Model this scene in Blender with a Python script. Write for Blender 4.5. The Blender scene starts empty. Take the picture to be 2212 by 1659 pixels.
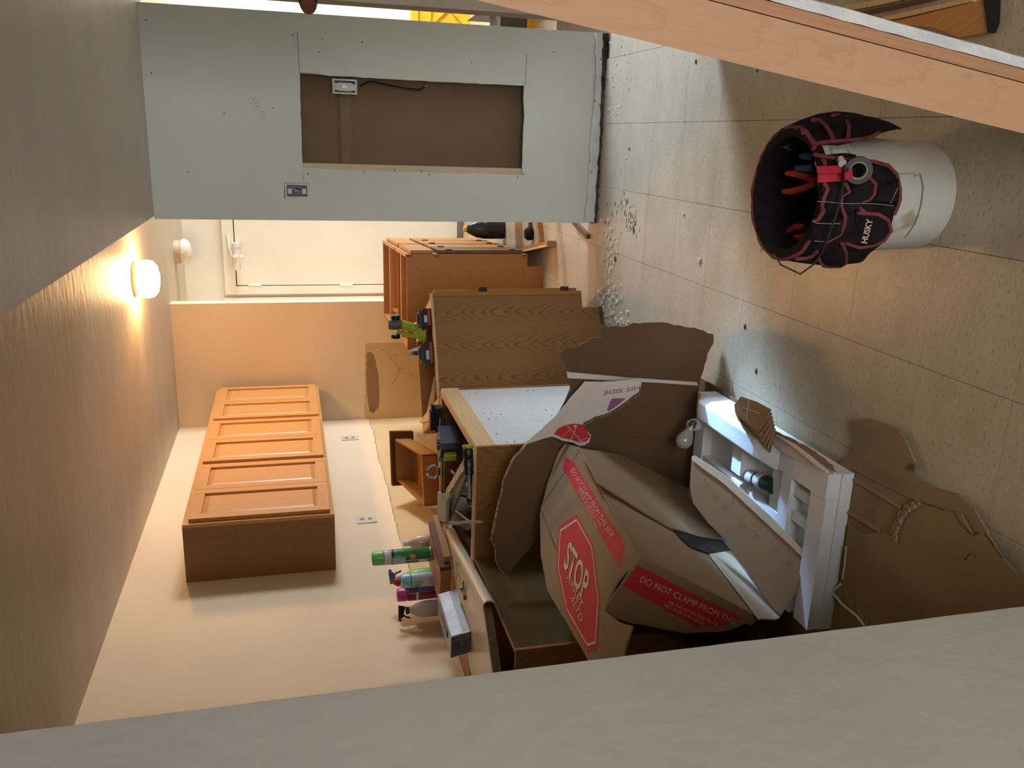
import bpy, bmesh, math, random
from mathutils import Vector as V3, Matrix, noise as mnoise
random.seed(7)
S = bpy.context.scene
COL = S.collection
def lin(c):
    r = []
    for v in c[:3]:
        v = v / 255.0
        r.append(v / 12.92 if v <= 0.04045 else ((v + 0.055) / 1.055) ** 2.4)
    return (r[0], r[1], r[2], 1.0)
# ---------------------------------------------------------------- camera
H = 1.55
F = 1840.82
R = ((0.96017511, 0.27683836, -0.03773971), (0.03320028, -0.24716723, -0.96840389), (-0.27741936, 0.92858434, -0.24651493))
rx, ry, rf = V3(R[0]), V3(R[1]), V3(R[2])
CP = V3((0, 0, H))
cd = bpy.data.cameras.new('camera')
cam = bpy.data.objects.new('camera', cd)
COL.objects.link(cam)
bx_, by_, bz_ = ry.normalized(), rx.normalized(), -rf.normalized()
cam.matrix_world = Matrix(((bx_.x, by_.x, bz_.x, CP.x), (bx_.y, by_.y, bz_.y, CP.y), (bx_.z, by_.z, bz_.z, CP.z), (0, 0, 0, 1)))
cd.sensor_width = 36.0
cd.lens = F / 2212 * 36.0
cd.clip_start = 0.02
S.camera = cam
# ---------------------------------------------------------------- world, lights, exposure
w = bpy.data.worlds.new('world')
S.world = w
w.use_nodes = True
w.node_tree.nodes['Background'].inputs[0].default_value = (0.80, 0.88, 1.0, 1)
w.node_tree.nodes['Background'].inputs[1].default_value = 0.35
S.view_settings.view_transform = 'Standard'
S.view_settings.look = 'None'
S.view_settings.gamma = 1.0
S.view_settings.exposure = 0.0
S.view_settings.use_curve_mapping = False
def area(name, loc, to, sx, sy, power, col, spread=180):
    d = bpy.data.lights.new(name, 'AREA')
    d.shape = 'RECTANGLE'
    d.size, d.size_y, d.energy, d.color = sx, sy, power, col
    d.spread = math.radians(spread)
    o = bpy.data.objects.new(name, d)
    COL.objects.link(o)
    o.location = loc
    o.rotation_euler = (V3(to) - V3(loc)).to_track_quat('-Z', 'Y').to_euler()
    return o
LAMP_STRENGTH = 126.0
LAMP_COL = (1.0, 0.56, 0.25, 1)
area('assumed_daylight_side', (3.0, 4.75, 1.75), (0.25, 3.62, 0.0), 0.9, 0.7, 27, (0.58, 0.75, 1.0), 52)  # daylight assumed from an unseen window, aimed at the cool floor patch
area('added_skylight_shaft', (3.1, 5.25, 1.75), (-0.98, 2.48, 0.10), 0.08, 0.18, 1.9, (0.33, 0.60, 1.0), 6.5)  # narrow light added for the blue streak on the foam, source unseen
area('assumed_daylight_far', (3.05, 7.0, 1.45), (-1.2, 7.6, 0.9), 1.0, 1.1, 150, (0.84, 0.91, 1.0), 120)  # assumed daylight from out of view, brightening the back door recess
area('assumed_daylight_rear', (0.6, -2.7, 1.45), (-0.3, 4.0, 1.0), 2.2, 1.3, 100, (0.95, 0.97, 1.0))  # added light for assumed daylight behind the camera; no window is built there

# ---------------------------------------------------------------- points on known planes
def ray(x, y):
    return rx * (829.5 - y) + ry * (x - 1106.0) + rf * F
def PZ(x, y, z=0.0):
    d = ray(x, y); return CP + d * ((z - H) / d.z)
def PX(x, y, X):
    d = ray(x, y); return CP + d * (X / d.x)
def PY(x, y, Y):
    d = ray(x, y); return CP + d * (Y / d.y)
def PP(x, y, P, n):
    d = ray(x, y); return CP + d * ((P - CP).dot(n) / d.dot(n))
Z = V3((0, 0, 1))
# ---------------------------------------------------------------- mesh helpers
def nb():
    return bmesh.new()
def para(bm, p, a, b, c):
    p, a, b, c = V3(p), V3(a), V3(b), V3(c)
    if a.cross(b).dot(c) < 0:
        a, b = b, a
    v = [bm.verts.new(q) for q in (p, p + a, p + a + b, p + b, p + c, p + a + c, p + a + b + c, p + b + c)]
    for f in ((0, 3, 2, 1), (4, 5, 6, 7), (0, 1, 5, 4), (1, 2, 6, 5), (2, 3, 7, 6), (3, 0, 4, 7)):
        bm.faces.new([v[i] for i in f])
    return bm
def box(bm, x0, x1, y0, y1, z0, z1):
    return para(bm, (x0, y0, z0), (x1 - x0, 0, 0), (0, y1 - y0, 0), (0, 0, z1 - z0))
class Fr:
    """a frame at o turned about z by a (radians), with optional explicit axes"""
    def __init__(s, o, a=0.0, ax=None):
        s.o = V3(o)
        if ax: s.x, s.y, s.z = [V3(q).normalized() for q in ax]
        else: s.x, s.y, s.z = V3((math.cos(a), math.sin(a), 0)), V3((-math.sin(a), math.cos(a), 0)), V3((0, 0, 1))
    def p(s, x, y, z=0): return s.o + s.x * x + s.y * y + s.z * z
    def box(s, bm, x0, x1, y0, y1, z0, z1):
        return para(bm, s.p(x0, y0, z0), s.x * (x1 - x0), s.y * (y1 - y0), s.z * (z1 - z0))
def hexa(bm, q):
    """8 points: 4 bottom ring, 4 top ring"""
    v = [bm.verts.new(V3(p)) for p in q]
    for f in ((0, 3, 2, 1), (4, 5, 6, 7), (0, 1, 5, 4), (1, 2, 6, 5), (2, 3, 7, 6), (3, 0, 4, 7)):
        bm.faces.new([v[i] for i in f])
    bmesh.ops.recalc_face_normals(bm, faces=bm.faces[:])
    return bm
def plate(bm, rings, vec):
    """polygon with holes (list of 3-D rings, first is outer) extruded by vec"""
    edges = []
    for ring in rings:
        vs = [bm.verts.new(V3(p)) for p in ring]
        edges += [bm.edges.new((vs[i], vs[(i + 1) % len(vs)])) for i in range(len(vs))]
    r = bmesh.ops.triangle_fill(bm, use_beauty=True, use_dissolve=False, edges=edges)
    fs = [g for g in r['geom'] if isinstance(g, bmesh.types.BMFace)]
    e = bmesh.ops.extrude_face_region(bm, geom=fs)
    vs = [g for g in e['geom'] if isinstance(g, bmesh.types.BMVert)]
    bmesh.ops.translate(bm, verts=vs, vec=V3(vec))
    bmesh.ops.recalc_face_normals(bm, faces=bm.faces[:])
    return bm
def poly(bm, pts, vec):
    return plate(bm, [pts], vec)
def rough_ring(pts, amp, step, seed=1, closed=True):
    """subdivide a ring of points and jitter it inside its own plane: a torn outline"""
    rnd = random.Random(seed); out = []
    pts = [V3(p) for p in pts]
    n = (pts[1] - pts[0]).cross(pts[2] - pts[1]).normalized()
    N = len(pts)
    for i in range(N if closed else N - 1):
        a, b = pts[i], pts[(i + 1) % N]
        k = max(1, int((b - a).length / step)); t = (b - a).normalized(); s = n.cross(t)
        out.append(a)
        for j in range(1, k):
            out.append(a.lerp(b, j / k) + s * rnd.uniform(-amp, amp) + t * rnd.uniform(-amp, amp) * 0.4)
    if not closed: out.append(pts[-1])
    return out
def tube(bm, path, r, seg=8, cap=True):
    path = [V3(p) for p in path]; rings = []
    rr = r if isinstance(r, (list, tuple)) else [r] * len(path)
    prev = None
    for i, p in enumerate(path):
        t = (path[min(i + 1, len(path) - 1)] - path[max(i - 1, 0)]).normalized()
        if prev is None:
            a = t.orthogonal().normalized()
        else:
            a = (prev - t * prev.dot(t)).normalized()
        prev = a; b = t.cross(a)
        rings.append([bm.verts.new(p + (a * math.cos(2 * math.pi * k / seg) + b * math.sin(2 * math.pi * k / seg)) * rr[i]) for k in range(seg)])
    for i in range(len(rings) - 1):
        for k in range(seg):
            bm.faces.new((rings[i][k], rings[i][(k + 1) % seg], rings[i + 1][(k + 1) % seg], rings[i + 1][k]))
    if cap:
        bm.faces.new(rings[0][::-1]); bm.faces.new(rings[-1])
    return bm
def lathe(bm, o, prof, seg=24, ax=(0, 0, 1), sx=1.0, sy=1.0, a0=0.0, a1=2 * math.pi, xax=None):
    """profile [(r, h)] turned about ax at o; sx, sy squash the section"""
    o = V3(o); ax = V3(ax).normalized()
    u = V3(xax).normalized() if xax else (V3((1, 0, 0)) if abs(ax.x) < 0.9 else V3((0, 1, 0)))
    u = (u - ax * u.dot(ax)).normalized(); v = ax.cross(u)
    full = abs(a1 - a0 - 2 * math.pi) < 1e-6
    n = seg if full else seg + 1
    rings = []
    for r, h in prof:
        if r < 1e-5:
            rings.append([bm.verts.new(o + ax * h)]); continue
        rings.append([bm.verts.new(o + ax * h + (u * math.cos(a0 + (a1 - a0) * k / seg) * sx + v * math.sin(a0 + (a1 - a0) * k / seg) * sy) * r) for k in range(n)])
    for A, B in zip(rings, rings[1:]):
        for k in range(seg):
            k2 = (k + 1) % n
            if len(A) == 1 and len(B) == 1: continue
            if len(A) == 1: bm.faces.new((A[0], B[k2], B[k]))
            elif len(B) == 1: bm.faces.new((A[k], A[k2], B[0]))
            else: bm.faces.new((A[k], A[k2], B[k2], B[k]))
    if full and prof[0] != prof[-1]:
        if len(rings[0]) > 1: bm.faces.new(rings[0][::-1])
        if len(rings[-1]) > 1: bm.faces.new(rings[-1])
    return bm
def bevel(bm, w_=0.003, seg=2, ang=30):
    es = [e for e in bm.edges if len(e.link_faces) == 2 and e.calc_face_angle(0) > math.radians(ang)]
    if es: bmesh.ops.bevel(bm, geom=es, offset=w_, segments=seg, affect='EDGES', profile=0.6, clamp_overlap=True)
    return bm
ORG = {}
def islands(bm):
    seen = set(); out = []
    for v in bm.verts:
        if v in seen: continue
        st = [v]; seen.add(v); isl = []
        while st:
            q = st.pop(); isl.append(q)
            for e in q.link_edges:
                o = e.other_vert(q)
                if o not in seen: seen.add(o); st.append(o)
        out.append(isl)
    return out
def obj(name, bm, mat, parent=None, smooth=False, label=None, cat=None, group=None, kind=None, loc=None, join=False):
    """link a bmesh given in world coordinates as ONE mesh object; loose pieces of a part become parts of their own unless join"""
    if parent is not None and not join and kind is None:
        isl = islands(bm)
        if 1 < len(isl) <= 16:
            first = None
            idx = {}
            for k, il in enumerate(isl):
                for v in il: idx[v.index if v.index >= 0 else id(v)] = k
            bm.verts.index_update(); tag = {}
            for k, il in enumerate(isl):
                for v in il: tag[v.index] = k
            for k in range(len(isl)):
                b2 = bm.copy(); b2.verts.ensure_lookup_table()
                bmesh.ops.delete(b2, geom=[v for v in b2.verts if tag[v.index] != k], context='VERTS')
                o = obj(name, b2, mat, parent, smooth, label, cat, group, kind, loc, True)
                first = first or o
            bm.free()
            return first
        if len(isl) > 16: kind = 'stuff'
    if parent is not None:
        o0 = ORG[parent.name]
    else:
        o0 = V3(loc) if loc is not None else V3((0, 0, 0))
        if loc is None and len(bm.verts) and kind is None:
            lo = [min(v.co[i] for v in bm.verts) for i in range(3)]; hi = [max(v.co[i] for v in bm.verts) for i in range(3)]
            o0 = V3(((lo[0] + hi[0]) / 2, (lo[1] + hi[1]) / 2, lo[2]))
    bmesh.ops.translate(bm, verts=bm.verts[:], vec=-o0)
    me = bpy.data.meshes.new(name)
    bm.to_mesh(me); bm.free()
    for m in (mat if isinstance(mat, (list, tuple)) else [mat]): me.materials.append(m)
    if smooth:
        for p in me.polygons: p.use_smooth = True
        try: me.set_sharp_from_angle(angle=math.radians(38))
        except Exception: pass
    o = bpy.data.objects.new(name, me)
    COL.objects.link(o)
    if parent is not None: o.parent = parent
    else: o.location = o0
    ORG[o.name] = o0
    if label: o['label'] = label
    if cat: o['category'] = cat
    if group: o['group'] = group
    if kind: o['kind'] = kind
    return o
def thing(name, label, cat, loc, group=None):
    o = bpy.data.objects.new(name, None)
    COL.objects.link(o); o.location = V3(loc); o.empty_display_size = 0.05
    ORG[o.name] = V3(loc)
    o['label'] = label; o['category'] = cat
    if group: o['group'] = group
    return o
def struct(name, bm, mat, parent=None):
    return obj(name, bm, mat, parent, kind=None if parent is not None else 'structure', join=(parent is None))
def text_bm(txt, BL, BR, TL, ext=0.0008, bold=0.0):
    """lettering as flat geometry fitted to baseline BL-BR and cap height TL"""
    cu = bpy.data.curves.new('lettering', 'FONT')
    cu.body = txt; cu.size = 1.0; cu.offset = bold; cu.resolution_u = 3
    to = bpy.data.objects.new('lettering', cu)
    COL.objects.link(to)
    dg = bpy.context.evaluated_depsgraph_get()
    me = bpy.data.meshes.new_from_object(to.evaluated_get(dg))
    bm = bmesh.new(); bm.from_mesh(me)
    bpy.data.objects.remove(to); bpy.data.curves.remove(cu); bpy.data.meshes.remove(me)
    if not bm.verts: return bm
    x0 = min(v.co.x for v in bm.verts); x1 = max(v.co.x for v in bm.verts)
    y1 = 0.70
    BL, BR, TL = V3(BL), V3(BR), V3(TL)
    u = BR - BL; v = TL - BL; n = u.cross(v).normalized()
    for q in bm.verts:
        a = (q.co.x - x0) / max(1e-6, x1 - x0); b = q.co.y / y1
        q.co = BL + u * a + v * b + n * ext
    return bm

# ---------------------------------------------------------------- materials
MATS = {}
def mat0(name, col, rough=0.5, metal=0.0, spec=0.5):
    m = bpy.data.materials.new(name); m.use_nodes = True
    b = m.node_tree.nodes['Principled BSDF']
    b.inputs['Base Color'].default_value = lin(col); b.inputs['Roughness'].default_value = rough
    b.inputs['Metallic'].default_value = metal
    b.inputs['Specular IOR Level'].default_value = spec
    return m, m.node_tree, b
def N(nt, t, **k):
    n = nt.nodes.new(t)
    for a, v in k.items(): setattr(n, a, v)
    return n
def ramp(nt, stops):
    r = N(nt, 'ShaderNodeValToRGB'); e = r.color_ramp.elements
    while len(e) < len(stops): e.new(0.5)
    for q, (p, c) in zip(e, stops):
        q.position = p; q.color = lin(c) if max(c) > 1 else (c[0], c[1], c[2], 1)
    return r
def noisy(name, c1, c2, scale=4.0, rough=0.6, bump=0.0, bscale=60.0, metal=0.0, detail=4.0, stretch=(1, 1, 1), spec=0.4, lo=0.35, hi=0.65, specks=None, r2=None):
    """two-tone procedural material: c1/c2 mixed by noise, fine bump, optional (colour, scale, threshold) specks"""
    if name in MATS: return MATS[name]
    m, nt, b = mat0(name, c1, rough, metal, spec)
    geo = N(nt, 'ShaderNodeNewGeometry'); mp = N(nt, 'ShaderNodeMapping'); mp.inputs['Scale'].default_value = stretch
    nt.links.new(geo.outputs['Position'], mp.inputs['Vector'])
    n1 = N(nt, 'ShaderNodeTexNoise'); n1.inputs['Scale'].default_value = scale; n1.inputs['Detail'].default_value = detail
    nt.links.new(mp.outputs[0], n1.inputs['Vector'])
    r = ramp(nt, [(lo, c1), (hi, c2)]); nt.links.new(n1.outputs['Fac'], r.inputs[0])
    out = r.outputs[0]
    if specks:
        for (sc, ssc, th) in specks:
            n2 = N(nt, 'ShaderNodeTexNoise'); n2.inputs['Scale'].default_value = ssc; n2.inputs['Detail'].default_value = 2.0
            nt.links.new(mp.outputs[0], n2.inputs['Vector'])
            r2_ = ramp(nt, [(th, (0, 0, 0)), (min(1, th + 0.05), (1, 1, 1))]); nt.links.new(n2.outputs['Fac'], r2_.inputs[0])
            mx = N(nt, 'ShaderNodeMix', data_type='RGBA'); nt.links.new(r2_.outputs[0], mx.inputs[0])
            nt.links.new(out, mx.inputs[6]); mx.inputs[7].default_value = lin(sc); out = mx.outputs[2]
    nt.links.new(out, b.inputs['Base Color'])
    if bump:
        n3 = N(nt, 'ShaderNodeTexNoise'); n3.inputs['Scale'].default_value = bscale; n3.inputs['Detail'].default_value = 3.0
        nt.links.new(mp.outputs[0], n3.inputs['Vector'])
        bp = N(nt, 'ShaderNodeBump'); bp.inputs['Strength'].default_value = bump; bp.inputs['Distance'].default_value = 0.01
        nt.links.new(n3.outputs['Fac'], bp.inputs['Height']); nt.links.new(bp.outputs[0], b.inputs['Normal'])
    MATS[name] = m
    return m
def mth(nt, op, a, b=None, c=None):
    n = N(nt, 'ShaderNodeMath', operation=op)
    for i, v in enumerate((a, b, c)):
        if v is None: continue
        if isinstance(v, (int, float)): n.inputs[i].default_value = v
        else: nt.links.new(v, n.inputs[i])
    return n.outputs[0]
def wood(name, base, dark, g=(0, 0, 1), h=(1, 0, 0), cath=0.0, period=0.155, rough=0.42, freq=30.0, line=0.35, fine=1.0, spec=0.4):
    """wood grain running along g; h is the direction across the face; cath > 0 draws cathedral arches"""
    if name in MATS: return MATS[name]
    m, nt, b = mat0(name, base, rough, 0, spec)
    geo = N(nt, 'ShaderNodeNewGeometry')
    def dot(v):
        d = N(nt, 'ShaderNodeVectorMath', operation='DOT_PRODUCT'); nt.links.new(geo.outputs['Position'], d.inputs[0]); d.inputs[1].default_value = v
        return d.outputs['Value']
    gz, hx = dot(g), dot(h)
    k = V3(g).cross(V3(h)); kx = dot(tuple(k))
    cb = N(nt, 'ShaderNodeCombineXYZ')
    nt.links.new(mth(nt, 'MULTIPLY', hx, 1.0), cb.inputs[0]); nt.links.new(mth(nt, 'MULTIPLY', gz, 0.12), cb.inputs[1]); nt.links.new(kx, cb.inputs[2])
    n1 = N(nt, 'ShaderNodeTexNoise'); n1.inputs['Scale'].default_value = 22.0; n1.inputs['Detail'].default_value = 5.0
    nt.links.new(cb.outputs[0], n1.inputs['Vector'])
    cb2 = N(nt, 'ShaderNodeCombineXYZ')
    nt.links.new(mth(nt, 'MULTIPLY', hx, 1.0), cb2.inputs[0]); nt.links.new(mth(nt, 'MULTIPLY', gz, 0.035), cb2.inputs[1]); nt.links.new(kx, cb2.inputs[2])
    n2 = N(nt, 'ShaderNodeTexNoise'); n2.inputs['Scale'].default_value = 330.0; n2.inputs['Detail'].default_value = 2.0
    nt.links.new(cb2.outputs[0], n2.inputs['Vector'])
    wob = N(nt, 'ShaderNodeTexNoise'); wob.inputs['Scale'].default_value = 9.0; wob.inputs['Detail'].default_value = 3.0
    nt.links.new(geo.outputs['Position'], wob.inputs['Vector'])
    if cath > 0:
        # arches: phase = z*freq + k*(x folded)^2, flattening to straight lines between columns
        xm = mth(nt, 'DIVIDE', mth(nt, 'ADD', hx, 10.0), period)
        fr = mth(nt, 'SUBTRACT', mth(nt, 'FRACT', xm), 0.5)
        a = mth(nt, 'MULTIPLY', mth(nt, 'POWER', mth(nt, 'ABSOLUTE', fr), 1.6), cath)
        ph = mth(nt, 'ADD', mth(nt, 'MULTIPLY', gz, freq), a)
        ph = mth(nt, 'ADD', ph, mth(nt, 'MULTIPLY', wob.outputs['Fac'], 2.6))
        ph = mth(nt, 'ADD', ph, mth(nt, 'MULTIPLY', n1.outputs['Fac'], 1.6))
        s = mth(nt, 'FRACT', ph)
        ln = mth(nt, 'POWER', s, 5.0)
        mask = mth(nt, 'SUBTRACT', 1.0, mth(nt, 'MULTIPLY', mth(nt, 'ABSOLUTE', fr), 1.7))
        ln = mth(nt, 'MULTIPLY', ln, mask)
    else:
        ph = mth(nt, 'ADD', mth(nt, 'MULTIPLY', hx, freq * 2.2), mth(nt, 'MULTIPLY', n1.outputs['Fac'], 5.0))
        ln = mth(nt, 'POWER', mth(nt, 'FRACT', ph), 2.5)
    f1 = mth(nt, 'MULTIPLY', ln, line)
    fn = mth(nt, 'MULTIPLY', mth(nt, 'SUBTRACT', n2.outputs['Fac'], 0.42), 0.9 * fine)
    tot = N(nt, 'ShaderNodeMath', operation='ADD', use_clamp=True); nt.links.new(f1, tot.inputs[0]); nt.links.new(fn, tot.inputs[1])
    mx = N(nt, 'ShaderNodeMix', data_type='RGBA'); nt.links.new(tot.outputs[0], mx.inputs[0])
    mx.inputs[6].default_value = lin(base); mx.inputs[7].default_value = lin(dark)
    nt.links.new(mx.outputs[2], b.inputs['Base Color'])
    bp = N(nt, 'ShaderNodeBump'); bp.inputs['Strength'].default_value = 0.12; bp.inputs['Distance'].default_value = 0.002
    nt.links.new(n2.outputs['Fac'], bp.inputs['Height']); nt.links.new(bp.outputs[0], b.inputs['Normal'])
    MATS[name] = m
    return m
def plain(name, col, rough=0.5, metal=0.0, spec=0.5, bump=0.0, bscale=200):
    c2 = tuple(max(0, int(c * 0.9)) for c in col)
    return noisy(name, col, c2, scale=12, rough=rough, metal=metal, spec=spec, bump=bump, bscale=bscale)
M_wall = noisy('painted wallboard', (224, 203, 172), (217, 196, 165), 1.6, 0.62, 0.10, 30)
M_grey = noisy('grey white painted plaster', (214, 218, 210), (205, 210, 202), 1.8, 0.55, 0.14, 14)
M_near = noisy('near wall paint', (198, 193, 188), (190, 186, 181), 2.5, 0.6, 0.15, 25)
M_ceil = noisy('trowelled ceiling', (194, 180, 158), (186, 172, 150), 2.0, 0.5, 0.28, 9, stretch=(1, 2.5, 1), detail=6)
M_bare = noisy('bare tan wallboard', (205, 178, 132), (196, 168, 122), 2.2, 0.7, 0.1, 30)
M_paper = noisy('torn brown gypsum paper', (150, 120, 88), (138, 110, 80), 6, 0.85, 0.15, 60)
M_brownboard = noisy('grey brown wallboard back', (128, 106, 80), (120, 99, 74), 2.0, 0.85, 0.06, 80)
M_white = noisy('white door paint', (226, 222, 208), (220, 216, 202), 2.2, 0.45, 0.05, 25)
M_trimw = noisy('scuffed white trim paint', (222, 224, 222), (200, 203, 202), 8, 0.5, 0.25, 30, specks=[((120, 118, 110), 40, 0.68)])
M_dirt = noisy('dark crumbling gap dirt', (52, 46, 40), (96, 90, 82), 40, 0.95, 0.6, 90)
M_debris = noisy('plaster debris', (214, 208, 194), (190, 182, 166), 30, 0.9)
M_tile = noisy('vinyl composition tile', (184, 170, 146), (171, 156, 131), 7.0, 0.33, 0.05, 120, detail=9, spec=0.45, lo=0.32, hi=0.68, stretch=(0.7, 1.5, 1), specks=[((160, 144, 118), 80, 0.60), ((138, 120, 94), 120, 0.69), ((192, 180, 157), 60, 0.64)])
M_grout = noisy('tile joint', (92, 72, 50), (70, 54, 38), 20, 0.9)
LW = (168, 112, 56); LD = (122, 74, 32)
M_oakz = wood('oak veneer with cathedral grain', (144, 102, 54), (82, 48, 20), g=(0, 0, 1), h=V3((-0.88, -0.47, 0)).normalized(), cath=16.0, period=0.168, freq=17.0, line=0.85, fine=0.8)
M_oakz2 = wood('oak veneer upright grain', (160, 108, 54), (118, 70, 30), g=(0, 0, 1), h=(1, 0, 0), cath=9.0, period=0.30, freq=12.0, line=0.32, fine=0.8)
M_oakx = wood('oak grain level', (176, 128, 74), (130, 84, 42), g=(1, 0, 0), h=(0, 0.3, 1), line=0.3)
M_oaky = wood('oak grain level along the wall', (172, 118, 62), (140, 90, 42), g=(0, 1, 0), h=(0.5, 0, 1), line=0.3)
M_oakdoor = wood('honey oak door grain', (190, 136, 78), (150, 96, 48), g=(0, 0, 1), h=(0, 1, 0), cath=6.0, period=0.26, freq=9.0, line=0.22, fine=0.9, rough=0.33)
M_oakrail = wood('honey oak rail grain', (190, 136, 78), (150, 96, 48), g=(0, 1, 0), h=(0, 0, 1), line=0.2, fine=0.9, rough=0.33)
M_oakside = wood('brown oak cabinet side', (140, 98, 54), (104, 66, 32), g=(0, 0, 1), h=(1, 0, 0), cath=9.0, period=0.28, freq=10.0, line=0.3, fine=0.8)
M_oakC = wood('bold grained oak end panel', (150, 106, 58), (92, 56, 26), g=(0, 0, 1), h=(1, 0, 0), cath=14.0, period=0.30, freq=16.0, line=0.75, fine=0.8)  # oak for end panels, with strong grain lines
M_darkoak = wood('dark walnut stained board', (96, 62, 34), (60, 36, 18), g=(0, 0, 1), h=(1, 0, 0), line=0.4)
M_pine = wood('raw pine cleat', (214, 178, 128), (182, 138, 88), g=(0, 1, 0), h=(1, 0, 0.5), line=0.3, rough=0.7)
M_pinex = wood('raw pine rail', (212, 174, 124), (178, 134, 84), g=(1, 0, 0), h=(0, 1, 0.5), line=0.3, rough=0.7)
M_melamine = noisy('speckled white melamine', (214, 211, 204), (206, 203, 196), 8, 0.6, 0.05, 200, specks=[((168, 160, 148), 240, 0.60), ((196, 190, 178), 120, 0.56)])
M_glossb = noisy('glossy brown hardboard', (100, 82, 52), (90, 72, 44), 3, 0.24, 0.0, spec=0.6)
M_dark = noisy('shade coloured cabinet inside', (44, 34, 26), (34, 26, 20), 5, 0.9)  # near-black colour imitates the shade inside open cabinets
M_card = noisy('corrugated cardboard', (148, 120, 88), (138, 111, 80), 3.5, 0.82, 0.10, 60, detail=5)
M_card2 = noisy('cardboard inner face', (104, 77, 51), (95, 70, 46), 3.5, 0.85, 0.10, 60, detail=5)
M_cardL = noisy('pale cardboard liner', (196, 178, 150), (186, 168, 140), 3.5, 0.8, 0.10, 60)
M_cardW = noisy('white cardboard liner', (214, 204, 192), (204, 194, 182), 3.5, 0.75, 0.12, 50)
M_cardE = noisy('torn cardboard edge', (188, 160, 122), (120, 92, 64), 90, 0.9, 0.6, 160)
M_red = noisy('red carton print', (196, 44, 58), (186, 40, 52), 6, 0.7)
M_letter = plain('pale lettering', (214, 190, 156), 0.8)
M_purple = plain('purple carton print', (142, 84, 128), 0.8)
M_foam = noisy('white packing foam', (226, 228, 230), (218, 220, 223), 6, 0.6, 0.12, 140)
M_black = noisy('black fabric', (26, 22, 26), (36, 30, 34), 30, 0.92, 0.3, 300, spec=0.15)
M_trim = noisy('dusty red binding tape', (136, 62, 66), (112, 48, 54), 30, 0.85, 0.4, 250)
M_strap = noisy('bright red webbing', (190, 44, 58), (170, 36, 50), 30, 0.8, 0.3, 300)
M_bucket = noisy('dusty white bucket plastic', (206, 202, 196), (196, 192, 184), 5, 0.42, 0.02, 60, specks=[((168, 156, 136), 9, 0.66)])
M_bpl = plain('black plastic', (22, 22, 24), 0.35)
M_steel = plain('dull steel', (150, 148, 142), 0.35, 0.9)
M_wire = plain('dark wire', (70, 66, 62), 0.45, 0.6)
M_rplast = plain('red tool handle', (180, 46, 36), 0.4)
M_blplast = plain('blue tool handle', (24, 78, 120), 0.4)
M_lime = plain('lime tool housing', (158, 172, 40), 0.42)
M_brownpl = plain('brown grey tool housing', (84, 74, 66), 0.5)
M_cream = noisy('cream laminate', (226, 212, 178), (220, 205, 170), 2.5, 0.26, 0.0, spec=0.5, specks=[((200, 182, 146), 7, 0.70)])
M_sub = noisy('particle board substrate', (128, 96, 62), (104, 76, 48), 60, 0.9, 0.4, 200)
M_studw = wood('leaning lumber face', (190, 150, 118), (156, 112, 80), g=(-0.155, -0.029, -0.988), h=(0.95, 0.25, -0.15), cath=6.0, period=0.21, freq=6.0, line=0.32, fine=0.4, rough=0.5)
M_studw2 = wood('leaning lumber narrow strip', (178, 134, 100), (148, 98, 66), g=(-0.155, -0.029, -0.988), h=(0.95, 0.25, -0.15), line=0.35, fine=0.6, rough=0.6)
M_plasteredge = noisy('broken drywall edge', (214, 214, 214), (196, 196, 196), 14, 0.8, 0.5, 60)
M_yellow = plain('yellow painted lattice', (236, 190, 40), 0.5)
M_glassw, _nt, _b = mat0('frosted white bulb glass', (196, 194, 190), 0.12); _b.inputs['Transmission Weight'].default_value = 0.35; _b.inputs['Coat Weight'].default_value = 0.6
M_glow, _nt, _b = mat0('lit lamp glass', (255, 240, 210), 0.3)
_b.inputs['Emission Color'].default_value = LAMP_COL; _b.inputs['Emission Strength'].default_value = LAMP_STRENGTH
M_dome = noisy('unlit opal glass', (214, 206, 196), (208, 200, 190), 3, 0.12, spec=0.7)
M_cream2 = plain('cream lamp collar', (196, 176, 146), 0.5)

# ================================================================ THE SETTING
XL, YF, YH, ZK, ZS = -2.274, 6.755, 4.25, 2.44, 2.147
# ---- floor: grout bed with single tiles on it
TX, TY, X0, Y0 = 0.3055, 0.3022, 0.084, 1.480
floor = struct('floor', box(nb(), -3.2, 3.3, -3.0, 8.0, -0.06, -0.004), M_grout)
tb = nb(); box(tb, 0.0007, TX - 0.0007, 0.0007, TY - 0.0007, -0.004, 0.0)
tme = bpy.data.meshes.new('tile'); tb.to_mesh(tme); tb.free(); tme.materials.append(M_tile)
ntile = 0
for j in range(-2, 21):
    for i in range(-8, 5):
        x, y = X0 + i * TX, Y0 + j * TY
        if x < XL: continue
        if j < 1 and (i < -4 or i > 2): continue
        if j < 4 and i < -6: continue
        if i > 2 and j > 5: continue
        if i > 3 and j > 3: continue
        if i > 0 and 9 <= j < 12: continue
        o = bpy.data.objects.new('tile', tme); COL.objects.link(o); o.parent = floor
        o.location = (x, y, random.uniform(-0.0003, 0.0)); ntile += 1
rb = nb()
box(rb, -3.2, 3.3, -3.0, Y0 - 2 * TY - 0.002, -0.004, -0.0003)
box(rb, X0 + 5 * TX + 0.002, 3.3, Y0 - 2 * TY, 8.0, -0.004, -0.0003)
box(rb, X0 + 3 * TX, X0 + 5 * TX, Y0 + 6 * TY, 8.0, -0.0039, -0.0006)
struct('outer_flooring', rb, M_tile, floor)
# ---- ceilings
struct('ceiling', box(nb(), -3.2, 3.3, -3.0, 8.0, ZK, ZK + 0.1), M_ceil)
struct('trim_1', box(nb(), -0.40, 3.3, -3.0, YH + 0.118, ZS, ZK), noisy('grey soffit plaster', (196, 194, 184), (188, 186, 176), 2.0, 0.42, 0.35, 9, stretch=(1, 2.5, 1), detail=6))
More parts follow.
